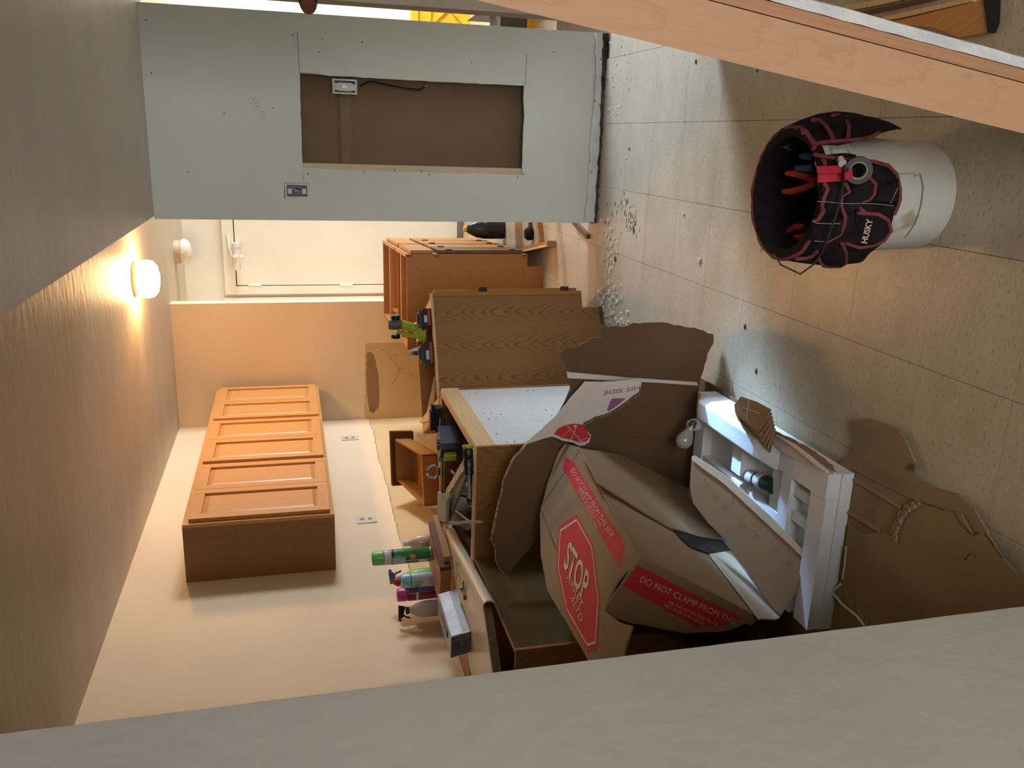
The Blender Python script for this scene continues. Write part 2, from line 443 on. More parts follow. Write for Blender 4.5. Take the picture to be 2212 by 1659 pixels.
# ---- left wall: tan board with a paint layer torn off at counter height
wl = struct('wall_left', box(nb(), XL - 0.12, XL, 1.1, 8.0, 0, ZK), M_bare)
ring = [V3((XL, 1.1, ZK)), V3((XL, YF, ZK)), V3((XL, YF, 0.972))]
edge = [V3((XL, YF, 0.972)), PX(802.6, 928, XL), PX(806, 929, XL), PX(816, 985.5, XL), PX(837, 1052, XL), PX(852, 1121, XL), PX(862, 1160, XL), V3((XL, 4.0, 0.985)), V3((XL, 1.1, 0.985))]
edge[-2:] = [V3((XL, 3.95, 0.985)), V3((XL, 3.90, 0.55)), V3((XL, 1.1, 0.55))]
er = rough_ring([V3((XL, p.y, p.z)) for p in edge], 0.004, 0.035, 5, closed=False)
struct('paint_layer', poly(nb(), ring[:2] + [V3((XL, p.y, p.z)) for p in er], (0.004, 0, 0)), M_wall, wl)
b = nb(); tube(b, [V3((XL + 0.001, p.y, p.z - 0.0015)) for p in er if p.y > 3.96], 0.0022, 4)
struct('dark_seam', b, M_dirt, wl)
# ---- far wall with bare patch and torn gypsum paper
wf = struct('wall_far', box(nb(), XL, -1.29, YF, YF + 0.11, 0, ZK), M_bare)
ring = rough_ring([PY(788, 905, YF), PY(789, 742, YF), PY(811, 741, YF)], 0.003, 0.03, 9, closed=False)
pr_ = [V3((XL, YF, ZK)), V3((XL, YF, ring[0].z))] + [V3((max(XL, p.x), YF, p.z)) for p in ring] + [V3((ring[-1].x, YF, 0.0)), V3((-1.29, YF, 0)), V3((-1.29, YF, ZK))]
struct('paint_layer', poly(nb(), pr_, (0, -0.004, 0)), M_wall, wf)
tp = [PY(x, y, YF) for x, y in ((793, 762), (800, 760), (808, 768), (812, 785), (816, 800), (819, 830), (820, 860), (818, 880), (806, 893), (797, 888), (793, 850), (791, 815), (792, 790))]
struct('torn_paper', poly(nb(), rough_ring(tp, 0.004, 0.02, 4), (0, -0.0015, 0)), M_paper, wf)
kb = nb()
for a, b_ in (((838, 768), (852, 785)), ((852, 785), (862, 796)), ((862, 796), (860, 812)), ((860, 812), (848, 828)), ((862, 796), (873, 797)), ((880, 762), (887, 770)), ((884, 805), (892, 818)), ((848, 768), (862, 767)), ((802, 752), (814, 750)), ((822, 757), (828, 757))):
    tube(kb, [PY(a[0], a[1], YF - 0.001), PY((a[0] + b_[0]) / 2 + 1, (a[1] + b_[1]) / 2 - 1, YF - 0.001), PY(b_[0], b_[1], YF - 0.001)], 0.0018, 5)
struct('glue_scratches', kb, M_paper, wf)
struct('wall_end_cap', box(nb(), -1.2905, -1.286, YF - 0.004, YF + 0.112, 0, ZK), M_wall, wf)
# ---- door recess behind the far wall
struct('wall_recess', box(nb(), -1.62, -1.5, YF + 0.11, 7.85, 0, ZK), M_wall)
YB = 7.85
struct('wall_back', box(nb(), -1.62, 3.3, YB, YB + 0.1, 0, ZK), M_white)
db = PY(510, 616, YB - 0.03)
zt = PY(510, 560, YB).z
dr = thing('door_1', 'white flat entry door with painted closer and two hinges in the back recess', 'door', (-0.95, YB, 0)); dr['kind'] = 'structure'
del dr['category']
dx0 = PY(600, 615.5, YB - 0.04).x
obj('door_gap_shade', box(nb(), dx0 - 0.009, dx0 + 0.87, YB - 0.003, YB - 0.001, 0.0, zt + 0.009), M_bpl, dr)  # black sheet stands in for the shade in the gap around the slab
obj('door_slab', bevel(box(nb(), dx0, dx0 + 0.86, YB - 0.04, YB - 0.004, 0.05, zt)), M_white, dr)
c1 = PY(482, 540, YB - 0.03).z; c0 = zt + 0.004; cx0 = PY(600, 634, YB - 0.02).x
cb = nb()
for f_ in (0.0, 0.012):
    pass
para(cb, (cx0, YB - 0.050, 0), (dx0 - 0.008 - cx0, 0, 0), (0, 0.046, 0), (0, 0, c0 + 0.004))
para(cb, (cx0, YB - 0.050, c0 + 0.0045), (1.05, 0, 0), (0, 0.046, 0), (0, 0, c1 - c0 - 0.004))
obj('door_casing', bevel(cb, 0.006), M_white, dr, join=True)
obj('outer_casing', bevel(box(nb(), cx0 - 0.075, cx0 - 0.03, YB - 0.05, YB - 0.002, 0, c1 + 0.02), 0.008), M_white, dr)
for xx in (550, 748):
    q = PY(xx, 616, YB - 0.045)
    hb = nb(); lathe(hb, q - Z * 0.055, [(0.009, 0), (0.009, 0.11)], 10); box(hb, q.x - 0.02, q.x + 0.02, YB - 0.042, YB - 0.036, q.z - 0.05, q.z + 0.05)
    obj('hinge', hb, M_white, dr, join=True)
q = PY(512, 550, YB - 0.07)
cb = nb(); lathe(cb, PY(512, 583, YB - 0.08), [(0.0, 0), (0.03, 0.0), (0.03, 0.20), (0.034, 0.20), (0.034, 0.235), (0.0, 0.235)], 14, ax=(1, 0, 0))
lathe(cb, PY(518, 555, YB - 0.11), [(0.016, 0), (0.016, 0.03), (0, 0.034)], 10, ax=(0, 0, -1)); lathe(cb, PY(505, 555, YB - 0.11), [(0.014, 0), (0.014, 0.03)], 10, ax=(0, 0, -1))
cl = obj('door_closer', cb, M_white, dr, smooth=True, join=True)
ab = nb(); tube(ab, [PY(502, 555, YB - 0.10), PY(494, 530, YB - 0.08), PY(492, 507, YB - 0.05)], 0.007); tube(ab, [PY(497, 536, YB - 0.06), PY(490, 505, YB - 0.05)], 0.009)
obj('closer_arm', ab, M_white, cl, smooth=True)
obj('threshold', box(nb(), dx0 - 0.02, dx0 + 0.9, YB - 0.09, YB, 0.0, 0.045), plain('aluminium threshold', (140, 142, 146), 0.35, 0.8), dr)
# ---- partition (grey wall with the cut opening)
XA, XB = -0.412, 0.507
wm = struct('wall_middle', box(nb(), XA, XB, YH + 0.101, YH + 0.114, 0, ZS), M_brownboard)
outer = [V3((XA, YH, 0.0)), V3((XB, YH, 0.0)), V3((XB, YH, ZS)), V3((XA, YH, ZS))]
hole = [PY(x, y, YH) for x, y in ((648, 157), (690, 160), (711, 164), (800, 168), (900, 174), (1000, 179), (1132, 185), (1131, 210), (1133, 250), (1130, 300), (1128, 372), (1134, 378), (1060, 376), (1000, 375), (900, 371), (850, 370), (790, 369), (730, 366), (654, 362), (652, 330), (651, 280), (649, 220))]
rb_ = [PY(x, y, YH) for x, y in ((614, 395), (668, 396), (668, 428), (614, 428))]
sk = plate(nb(), [outer, rough_ring(hole, 0.0018, 0.03, 3), rb_], (0, 0.013, 0))
struct('drywall_face', sk, M_grey, wm)
sb = nb()
hr, hl = hole[3].x, PY(800, 356, YH).x
box(sb, hr + 0.002, hr + 0.04, YH + 0.0135, YH + 0.10, 0.0, ZS)
struct('stud', sb, wood('dark old stud', (136, 92, 56), (96, 60, 32), g=(0, 0, 1), h=(0, 1, 0), line=0.4), wm)
sb = nb(); box(sb, hl - 0.04, hl, YH + 0.0135, YH + 0.10, 0.0, ZS)
struct('stud', sb, wood('pale stud', (214, 196, 164), (188, 160, 124), g=(0, 0, 1), h=(1, 0, 0), line=0.3, rough=0.7), wm)
for a_, b2 in ((XA + 0.013, XA + 0.05), (XB - 0.05, XB - 0.013)):
    struct('stud', box(nb(), a_, b2, YH + 0.0135, YH + 0.10, 0.0, ZS), M_pine, wm)
struct('drywall_end', box(nb(), XA - 0.002, XA + 0.012, YH + 0.0135, YH + 0.114, 0, ZS), M_grey, wm)
struct('drywall_end', box(nb(), XB - 0.012, XB + 0.002, YH + 0.0135, YH + 0.114, 0, ZS), M_grey, wm)
struct('kitchen_side_board', box(nb(), XA - 0.002, XB + 0.002, YH + 0.1145, YH + 0.118, 0, ZS), M_grey, wm)
zs = PY(757, 280, YH + 0.1).z
struct('board_seam', box(nb(), hl, hr, YH + 0.0985, YH + 0.1005, zs - 0.0015, zs + 0.0015), M_bpl, wm)
zs2 = PY(733, 280, YH + 0.1).z
struct('glue_band', box(nb(), hl, hr, YH + 0.0995, YH + 0.1008, zs2 - 0.008, zs2 + 0.008), noisy('dried glue band', (104, 78, 54), (116, 90, 64), 12, 0.7), wm)
struct('backing_strip', box(nb(), hl, hr, YH + 0.0990, YH + 0.1004, zs + 0.003, zs2 - 0.008), noisy('tan backing strip', (136, 112, 80), (128, 104, 74), 6, 0.85), wm)
sc_ = nb()
for a, b_ in (((642, 70), (647, 157)), ((654, 374), (656, 392)), ((1138, 118), (1134, 185))):
    p, q = PY(a[0], a[1], YH - 0.0006), PY(b_[0], b_[1], YH - 0.0006); tube(sc_, [p, q], 0.0009, 4)
struct('scribed_cut_line', sc_, M_dirt, wm)
sc_ = nb()
for st in (((541, 205), (546, 215), (553, 209)), ((545, 214), (556, 218)), ((548, 224), (560, 222)), ((549, 230), (561, 229)), ((553, 222), (555, 232)), ((556, 236), (563, 240)), ((560, 244), (570, 240)), ((559, 249), (566, 252), (572, 247)), ((566, 256), (574, 251)), ((570, 258), (575, 262))):
    tube(sc_, [PY(x, y, YH - 0.0005) for x, y in st], 0.0007, 4)
struct('pencil_scrawl', sc_, plain('pencil', (120, 120, 116), 0.8), wm)
nl = nb()
for x, y in ((665, 375), (787, 371), (852, 369), (911, 370), (927, 377), (1035, 381), (1118, 382), (688, 113), (697, 86), (633, 76), (782, 91), (406, 371), (315, 43), (327, 158), (589, 233), (484, 245), (1196, 112), (1019, 135)):
    lathe(nl, PY(x, y, YH - 0.0004), [(0.0, 0), (0.0035, 0.0), (0.0035, 0.002), (0, 0.002)], 6, ax=(0, 1, 0))
struct('screw_head', nl, M_dirt, wm)
# torn white chips on the opening rim
ch = nb()
for x, y in ((787, 371), (927, 377), (1036, 380), (1068, 172), (1000, 178)):
    p = PY(x, y, YH); r_ = random.Random(x)
    pts = [p + V3((r_.uniform(-0.012, 0.012), 0, r_.uniform(-0.016, 0.016))) for _ in range(3)]
    try: poly(ch, pts, (0, -0.0012, 0))
    except Exception: pass
struct('paper_tear', ch, M_trimw, wm)
# electrical boxes
def ebox(x0, y0, x1, y1, Y, dev):
    p0, p1 = PY(x1, y1, Y), PY(x0, y0, Y)
    xa, xb, za, zb = p0.x, p1.x, p0.z, p1.z
    t = thing('switch_box' if dev else 'outlet_box', 'white switch in an open wall box hanging inside the cut opening' if dev else 'open outlet box with loose wires in the grey wall beside the cut opening', 'electrical box', ((xa + xb) / 2, Y, za))
    b = nb(); w_ = 0.004
    box(b, xa, xb, Y, Y + 0.06, za, za + w_); box(b, xa, xb, Y, Y + 0.06, zb - w_, zb)
    box(b, xa, xa + w_, Y, Y + 0.06, za, zb); box(b, xb - w_, xb, Y, Y + 0.06, za, zb); box(b, xa, xb, Y + 0.058, Y + 0.062, za, zb)
    obj('box_shell', b, M_trimw if dev else M_bpl, t, join=True)
    obj('box_rim', bevel(plate(nb(), [[V3((xa - .003, Y - .002, za - .003)), V3((xb + .003, Y - .002, za - .003)), V3((xb + .003, Y - .002, zb + .003)), V3((xa - .003, Y - .002, zb + .003))], [V3((xa + .005, Y - .002, za + .006)), V3((xb - .005, Y - .002, za + .006)), V3((xb - .005, Y - .002, zb - .006)), V3((xa + .005, Y - .002, zb - .006))]], (0, 0.006, 0)), 0.001, 1), M_trimw, t)
    obj('box_back', box(nb(), xa + w_, xb - w_, Y + 0.05, Y + 0.057, za + w_, zb - w_), M_bpl, t)
    xm, zm = (xa + xb) / 2, (za + zb) / 2
    if dev:
        b = nb(); box(b, xm - 0.017, xm + 0.013, Y - 0.006, Y + 0.003, za + 0.006, zb - 0.006); box(b, xm - 0.02, xm + 0.016, Y - 0.010, Y + 0.004, zm - 0.03, zm + 0.03)
        y_ = obj('switch_yoke', bevel(b, 0.002), M_trimw, t, join=True)
        obj('switch_toggle', bevel(box(nb(), xm - 0.009, xm + 0.005, Y - 0.020, Y - 0.008, zm - 0.012, zm + 0.012), 0.002), M_cream, y_)
    else:
        for zc in (zb - 0.02, za + 0.02):
            b = nb(); box(b, xm - 0.014, xm + 0.01, Y - 0.002, Y + 0.012, zc - 0.010, zc + 0.010)
            for k in (-1, 0, 1): lathe(b, (xm + k * 0.006, Y - 0.0035, zc), [(0, 0), (0.0018, 0), (0.0018, 0.003)], 6, ax=(0, 1, 0))
            obj('mounting_tab', b, M_trimw, t, join=True)
        for k in range(3):
            r_ = random.Random(k)
            obj('wire', tube(nb(), [V3((xm + 0.004 * k, Y + 0.05, zm - 0.02)), V3((xm + 0.012 - 0.01 * k, Y + 0.005, zm - 0.005 * k)), V3((xm - 0.01 + 0.008 * k, Y - 0.002, zm + 0.012)), V3((xm + 0.01 * k - 0.005, Y + 0.02, zm + 0.02))], 0.0016, 6), M_trimw if k else M_steel, t)
    return t
ebox(719, 171, 770, 203, YH + 0.004, True)
ebox(616, 397, 667, 427, YH + 0.002, False)
tc = thing('loose_cable', 'black cable drooping from the switch box inside the cut opening', 'cable', PY(860, 188, YH + 0.03))
obj('jacket', tube(nb(), [PY(*p) for p in ((776, 186, YH + .03), (800, 176, YH + .03), (840, 184, YH + .03), (880, 192, YH + .03), (905, 194, YH + .03), (918, 188, YH + .02))], 0.0045, 6), M_bpl, tc, smooth=True)
obj('bare_end', tube(nb(), [PY(918, 188, YH + .02), PY(925, 182, YH + .01)], 0.002, 6), M_pinex, tc)
# base strip and crumbling gap of the partition
bb = nb(); pz = [PY(x, y, YH - 0.012) for x, y in ((1287, 64), (1288, 140), (1283, 220), (1276, 300), (1269, 400), (1263, 478), (1287, 481), (1290, 430), (1292, 380), (1296, 300), (1298, 220), (1300, 140), (1303, 66))]
pz = [V3((min(p.x, XB), p.y, max(p.z, 0.013))) for p in pz]
bs = struct('baseboard_middle', poly(nb(), rough_ring(pz, 0.004, 0.02, 8), (0, 0.011, 0)), M_trimw)
gp = nb(); box(gp, XA, XB, YH - 0.010, YH + 0.0, -0.003, 0.03); box(gp, XA, XB, YH + 0.0001, YH + 0.10, -0.003, 0.012)
for k in range(90):
    r_ = random.Random(k + 50); x = r_.uniform(XA, XB); y_ = YH - 0.013 - abs(r_.gauss(0, 0.008)); q_ = r_.uniform(0.002, 0.006)
    box(gp, x, x + q_ * r_.uniform(0.8, 2.4), y_, y_ + q_, 0.0, r_.uniform(0.002, 0.007))
struct('crumbled_gap', gp, M_dirt, bs)
# ---- near wall on the near side of the kitchen
nw = rough_ring([V3((-0.718, 1.0, 0.0)), V3((-0.718, 1.0, ZK)), V3((-0.718, -3.0, ZK)), V3((-0.718, -3.0, 0.0))], 0.0, 4.0, 2)
ev = [V3((-0.718, 1.0 + random.uniform(-0.0008, 0.0008), k * 0.04)) for k in range(62)]
struct('wall_near', poly(nb(), ev + [V3((-0.718, -3.0, ZK)), V3((-0.718, -3.0, 0.0))], (-0.115, 0, 0)), M_near)
# ---- wall stub beside the beam and outer shell
wr = struct('wall_stub', box(nb(), 0.402, 3.3, 3.0, 3.11, 0, ZS), noisy('brownish stub wall paint', (172, 158, 138), (164, 150, 130), 2.5, 0.6, 0.1, 25))
struct('wall_right', box(nb(), 3.3, 3.4, -3.0, 8.0, 0, ZK), M_wall)
struct('wall_rear', box(nb(), -3.2, 3.3, -3.1, -3.0, 0, ZK), M_near)
struct('wall_rear_left', box(nb(), -3.3, -3.2, -3.0, 1.0, 0, ZK), M_near)
for n_, (y0_, y1_) in (('assumed_window_1', (4.5, 5.5)), ('assumed_window_2', (6.5, 7.5))):  # unseen window frames, assumed to go with the side and far lights
    wb = nb(); w_ = 0.05
    box(wb, 3.24, 3.3, y0_ - w_, y0_, 0.85, 2.05); box(wb, 3.24, 3.3, y1_, y1_ + w_, 0.85, 2.05); box(wb, 3.24, 3.3, y0_, y1_, 0.85, 0.9); box(wb, 3.24, 3.3, y0_, y1_, 2.0, 2.05); box(wb, 3.26, 3.29, (y0_ + y1_) / 2 - 0.02, (y0_ + y1_) / 2 + 0.02, 0.9, 2.0)
    struct(n_, wb, M_white)

# ================================================================ LAMPS
t = thing('ceiling_lamp', 'lit round glass ceiling lamp glowing warm over the kitchen', 'ceiling lamp', (-0.868, 5.35, ZK - 0.14))
o_ = V3((-0.868, 5.35, ZK))
obj('lamp_collar', lathe(nb(), o_, [(0, 0), (0.098, 0), (0.104, -0.022), (0.09, -0.03), (0, -0.03)], 40), M_cream2, t, smooth=True)
obj('lamp_glass', lathe(nb(), o_, [(0, -0.031), (0.09, -0.031), (0.106, -0.045), (0.112, -0.075), (0.106, -0.105), (0.08, -0.128), (0.04, -0.138), (0, -0.14)], 40), M_glow, t, smooth=True)
t = thing('ceiling_lamp', 'unlit white glass ceiling lamp above the back entry door', 'ceiling lamp', (-0.965, 7.28, ZK - 0.13))
o_ = V3((-0.965, 7.28, ZK))
obj('lamp_collar', lathe(nb(), o_, [(0, 0), (0.09, 0), (0.094, -0.03), (0.085, -0.04), (0, -0.04)], 32), M_cream2, t, smooth=True)
obj('lamp_glass', lathe(nb(), o_, [(0, -0.041), (0.085, -0.041), (0.103, -0.055), (0.106, -0.075), (0.09, -0.105), (0.05, -0.125), (0, -0.13)], 32), M_dome, t, smooth=True)

# ================================================================ UPPER CABINETS
def raised_door(fr, u0, u1, z0, z1, parent, m_stile, m_rail, m_panel, th=0.02, st=0.055):
    """a frame-and-raised-panel door on the face y=0 of frame fr, u along fr.x"""
    b = nb(); fr.box(b, u0 + 0.004, u1 - 0.004, 0, 0.0015, z0 + 0.004, z1 - 0.004)
    d = obj('door', b, m_panel, parent)
    b = nb(); fr.box(b, u0, u0 + st, 0.0016, th, z0, z1); fr.box(b, u1 - st, u1, 0.0016, th, z0, z1)
    bevel(b, 0.004)
    obj('door_stile', b, m_stile, d)
    b = nb(); fr.box(b, u0 + st, u1 - st, 0.001, th - 0.001, z0, z0 + st); fr.box(b, u0 + st, u1 - st, 0.001, th - 0.001, z1 - st, z1); bevel(b, 0.003)
    obj('door_rail', b, m_rail, d)
    b = nb(); fr.box(b, u0 + st, u1 - st, 0.002, 0.0059, z0 + st, z1 - st)
    i0, i1 = 0.006, 0.03
    q = [fr.p(u0 + st + i0, 0.006, z0 + st + i0), fr.p(u1 - st - i0, 0.006, z0 + st + i0), fr.p(u1 - st - i0, 0.006, z1 - st - i0), fr.p(u0 + st + i0, 0.006, z1 - st - i0),
         fr.p(u0 + st + i1, 0.016, z0 + st + i1), fr.p(u1 - st - i1, 0.016, z0 + st + i1), fr.p(u1 - st - i1, 0.016, z1 - st - i1), fr.p(u0 + st + i1, 0.016, z1 - st - i1)]
    hexa(b, q)
    obj('door_panel', b, m_panel, d, join=True)
    return d
XU = -1.962
yy = [4.23, 5.045, 5.86, 6.672]
zb_, zt_ = 1.374, 2.134
wh = ('nearest of the three oak wall cabinets, its brown side panel exposed', 'middle one of the three honey oak wall cabinets', 'last of the three oak wall cabinets, closest to the far wall')
for k in range(3):
    a_, b2 = yy[k] + (0.001 if k else 0), yy[k + 1]
    t = thing('wall_cabinet', wh[k], 'cabinet', (XL, (a_ + b2) / 2, zb_), 'oak wall cabinets with raised panel doors')
    b = nb(); box(b, XL + 0.005, XU, a_, a_ + 0.016, zb_, zt_); box(b, XL + 0.005, XU, b2 - 0.016, b2, zb_, zt_)
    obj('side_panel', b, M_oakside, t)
    b = nb(); box(b, XL + 0.005, XU, a_ + 0.016, b2 - 0.016, zb_ + 0.012, zb_ + 0.028); box(b, XL + 0.005, XU, a_ + 0.016, b2 - 0.016, zt_ - 0.016, zt_); box(b, XL + 0.005, XL + 0.012, a_ + 0.016, b2 - 0.016, zb_ + 0.028, zt_ - 0.016)
    obj('carcase', b, M_oaky, t)
    b = nb(); box(b, XU, XU + 0.018, a_, a_ + 0.04, zb_, zt_); box(b, XU, XU + 0.018, b2 - 0.04, b2, zb_, zt_); obj('face_stile', bevel(b, 0.002), M_oakdoor, t)
    b = nb(); box(b, XU, XU + 0.018, a_ + 0.04, b2 - 0.04, zb_, zb_ + 0.04); box(b, XU, XU + 0.018, a_ + 0.04, b2 - 0.04, zt_ - 0.04, zt_); obj('face_rail', bevel(b, 0.002), M_oakrail, t)
    fr = Fr((XU + 0.018, a_, 0), ax=((0, 1, 0), (1, 0, 0), (0, 0, 1)))
    L = b2 - a_
    raised_door(fr, 0.025, L / 2 - 0.002, zb_ + 0.022, zt_ - 0.03, t, M_oakdoor, M_oakrail, M_oakdoor)
    raised_door(fr, L / 2 + 0.002, L - 0.025, zb_ + 0.022, zt_ - 0.03, t, M_oakdoor, M_oakrail, M_oakdoor)

# small framed tags (old outlet covers) on the left wall
for (x0, y0, x1, y1, lb) in ((738, 943, 773, 953, 'small pale outlet plate on the left wall under the far end of the wall cabinets'), (771, 1115, 811, 1133, 'pale outlet plate on the left wall near the spray bottles')):
    p0, p1 = PX(x0, y1, XL), PX(x1, y0, XL)
    a_, b2 = min(p0.y, p1.y), max(p0.y, p1.y); za, zb2 = min(p0.z, p1.z), max(p0.z, p1.z)
    t = thing('outlet_plate', lb, 'outlet', (XL, (a_ + b2) / 2, za))
    obj('cover', bevel(box(nb(), XL + 0.004, XL + 0.010, a_ - 0.004, b2 + 0.004, za, zb2), 0.002), plain('outlet plate', (214, 206, 188), 0.4), t)
    b = nb()
    for f_ in (0.3, 0.7):
        zc = za + (zb2 - za) * f_; box(b, XL + 0.0098, XL + 0.0115, (a_ + b2) / 2 - 0.014, (a_ + b2) / 2 + 0.014, zc - 0.012, zc + 0.012)
    obj('socket', b, plain('socket face', (150, 134, 108), 0.5), t)

# ================================================================ BASE CABINETS
# A: far oak base cabinet, open top, front doors turned away from the camera
def carcase_A():
    t = thing('base_cabinet', 'far oak base cabinet with open top standing before the back door recess', 'cabinet', (-1.0, 5.8, 0))
    Fa = Fr((-0.700, 5.17, 0), math.radians(90 + 3.4))       # x along its length (away), y towards the left
    Ln, D, h = 1.37, 0.585, 0.865
    b = nb(); Fa.box(b, 0, 0.014, 0.02, D, 0.105, h); Fa.box(b, 0, 0.014, 0.095, D, 0.0, 0.105)
    obj('end_panel', b, M_oakz2, t)
    b = nb(); Fa.box(b, -0.004, 0.0, 0.075, D, 0.0, 0.13); obj('plinth_board', b, M_oakz2, t)
    b = nb(); Fa.box(b, 0.0, Ln, D - 0.01, D, 0.0, h); obj('back_panel', b, M_oaky, t)
    b = nb(); Fa.box(b, Ln - 0.014, Ln, 0.02, D - 0.01, 0.0, h); Fa.box(b, 0.62, 0.634, 0.02, D - 0.01, 0.1, h - 0.02); obj('partition', b, M_oakz2, t)
    b = nb(); Fa.box(b, 0.014, Ln - 0.014, 0.02, D - 0.01, 0.105, 0.12); obj('floor_panel', b, M_oaky, t)
    b = nb(); Fa.box(b, 0, Ln, 0.0, 0.02, h - 0.035, h); Fa.box(b, 0, Ln, 0.0, 0.02, h - 0.20, h - 0.165); Fa.box(b, 0, Ln, 0, 0.02, 0.105, 0.14); Fa.box(b, 0.02, Ln - 0.02, D - 0.03, D - 0.012, h - 0.075, h); obj('face_rail', bevel(b, 0.002), M_oaky, t)
    for u in (0.0, 0.61, Ln - 0.038):
        b = nb(); Fa.box(b, u, u + 0.038, -0.0005, 0.0195, 0.105, h); obj('face_stile', bevel(b, 0.002), M_oakz2, t)
    for u0, u1 in ((0.02, 0.30), (0.32, 0.60), (0.66, 0.98), (1.0, 1.34)):
        b = nb(); Fa.box(b, u0, u1, -0.024, -0.004, 0.13, 0.67); d = obj('door', bevel(b, 0.003), M_darkoak if u0 == 0.02 else M_oakz2, t)
        hb = nb(); Fa.box(hb, u0 + 0.004, u0 + 0.03, -0.03, -0.0235, 0.58, 0.62); Fa.box(hb, u0 + 0.004, u0 + 0.03, -0.03, -0.0235, 0.18, 0.22); obj('hinge', hb, M_bpl, d)
    for u0, u1 in ((0.02, 0.60), (0.66, 1.34)):
        b = nb(); Fa.box(b, u0, u1, -0.024, -0.004, 0.70, 0.84); obj('drawer_front', bevel(b, 0.003), M_oaky, t)
    # drawer boxes seen through the open top
    b = nb()
    for u0 in (0.06, 0.70):
        u1 = u0 + 0.50
        Fa.box(b, u0, u0 + 0.012, 0.03, 0.50, 0.72, 0.82); Fa.box(b, u1 - 0.012, u1, 0.03, 0.50, 0.72, 0.82); Fa.box(b, u0 + 0.012, u1 - 0.012, 0.488, 0.50, 0.72, 0.82); Fa.box(b, u0 + 0.012, u1 - 0.012, 0.03, 0.042, 0.72, 0.82); Fa.box(b, u0 + 0.012, u1 - 0.012, 0.042, 0.488, 0.72, 0.728)
    obj('drawer_box', b, M_oaky, t)
    b = nb(); Fa.box(b, 0.30, 0.34, 0.0205, D - 0.03, h - 0.02, h - 0.002); Fa.box(b, 0.94, 0.98, 0.0205, D - 0.03, h - 0.02, h - 0.002); obj('cross_brace', b, M_oakx, t)
carcase_A()
# B: middle oak base cabinet turned a little
def carcase_B():
    P0 = V3((-0.763, 4.117, 0)); ang = math.atan2(-0.277, -0.519)
    ex = V3((math.cos(ang), math.sin(ang), 0)); ey = V3((-ex.y, ex.x, 0)) * -1      # ex: along the end panel, ey: away along the front
    t = thing('base_cabinet', 'oak base cabinet with arched grain end panel, black batteries standing on its rim', 'cabinet', P0)
    Fb = Fr(P0, ax=(ex, ey, Z)); D, L, h = 0.588, 0.645, 0.876
    b = nb(); Fb.box(b, 0.0, D, 0, 0.014, 0.105, h); Fb.box(b, 0.07, D, 0, 0.014, 0.0, 0.105); obj('end_panel', b, M_oakz, t)
    b = nb(); Fb.box(b, 0.0, D, L - 0.014, L, 0.0, h); obj('far_panel', b, M_oakz2, t)
    b = nb(); Fb.box(b, D - 0.012, D, 0.014, L - 0.014, 0, h - 0.002); obj('back_panel', b, M_oakz2, t)
    b = nb(); Fb.box(b, 0.0, D - 0.012, 0.014, L - 0.014, 0.105, 0.12); Fb.box(b, 0.06, D - 0.012, 0.014, L - 0.014, 0.42, 0.435); obj('shelf', b, M_melamine, t)
    b = nb(); Fb.box(b, -0.019, 0.0, -0.004, 0.038, 0.105, h); Fb.box(b, -0.019, 0.0, L - 0.038, L, 0.105, h); obj('face_stile', bevel(b, 0.002), M_oakz2, t)
    b = nb(); Fb.box(b, -0.019, 0.0, 0.038, L - 0.038, h - 0.038, h); Fb.box(b, -0.019, 0, 0.038, L - 0.038, 0.105, 0.14); Fb.box(b, -0.019, 0, 0.038, L - 0.038, 0.66, 0.695); obj('face_rail', bevel(b, 0.002), M_oaky, t)
    b = nb(); Fb.box(b, -0.016, D - 0.001, -0.001, 0.018, h, h + 0.012); obj('top_cleat', bevel(b, 0.002), M_pinex, t)
    b = nb(); Fb.box(b, D - 0.09, D - 0.012, 0.018, L - 0.014, h - 0.02, h); Fb.box(b, 0.0, 0.07, 0.018, L - 0.014, h - 0.02, h + 0.004); obj('top_brace', b, M_pine, t)
    b = nb(); Fb.box(b, -0.040, -0.021, 0.012, L - 0.02, 0.70, 0.865); obj('drawer_front', bevel(b, 0.005), M_oaky, t)
    b = nb(); Fb.box(b, -0.040, -0.021, 0.012, L - 0.02, 0.125, 0.685); d = obj('door', bevel(b, 0.005), M_oakz2, t)
    b = nb(); Fb.box(b, -0.044, -0.0195, 0.0, 0.012, 0.60, 0.64); Fb.box(b, -0.044, -0.0195, 0.0, 0.012, 0.17, 0.21); obj('hinge', b, M_bpl, d)
    b = nb(); Fb.box(b, 0.068, 0.078, 0.014, L - 0.014, 0.0, 0.105); obj('toe_kick', b, M_dark, t)
    b = nb(); Fb.box(b, 0.066, 0.30, -0.006, -0.0005, 0.0, 0.018); obj('glue_drip', bevel(b, 0.002), M_dirt, t)
    return Fb
FB = carcase_B()
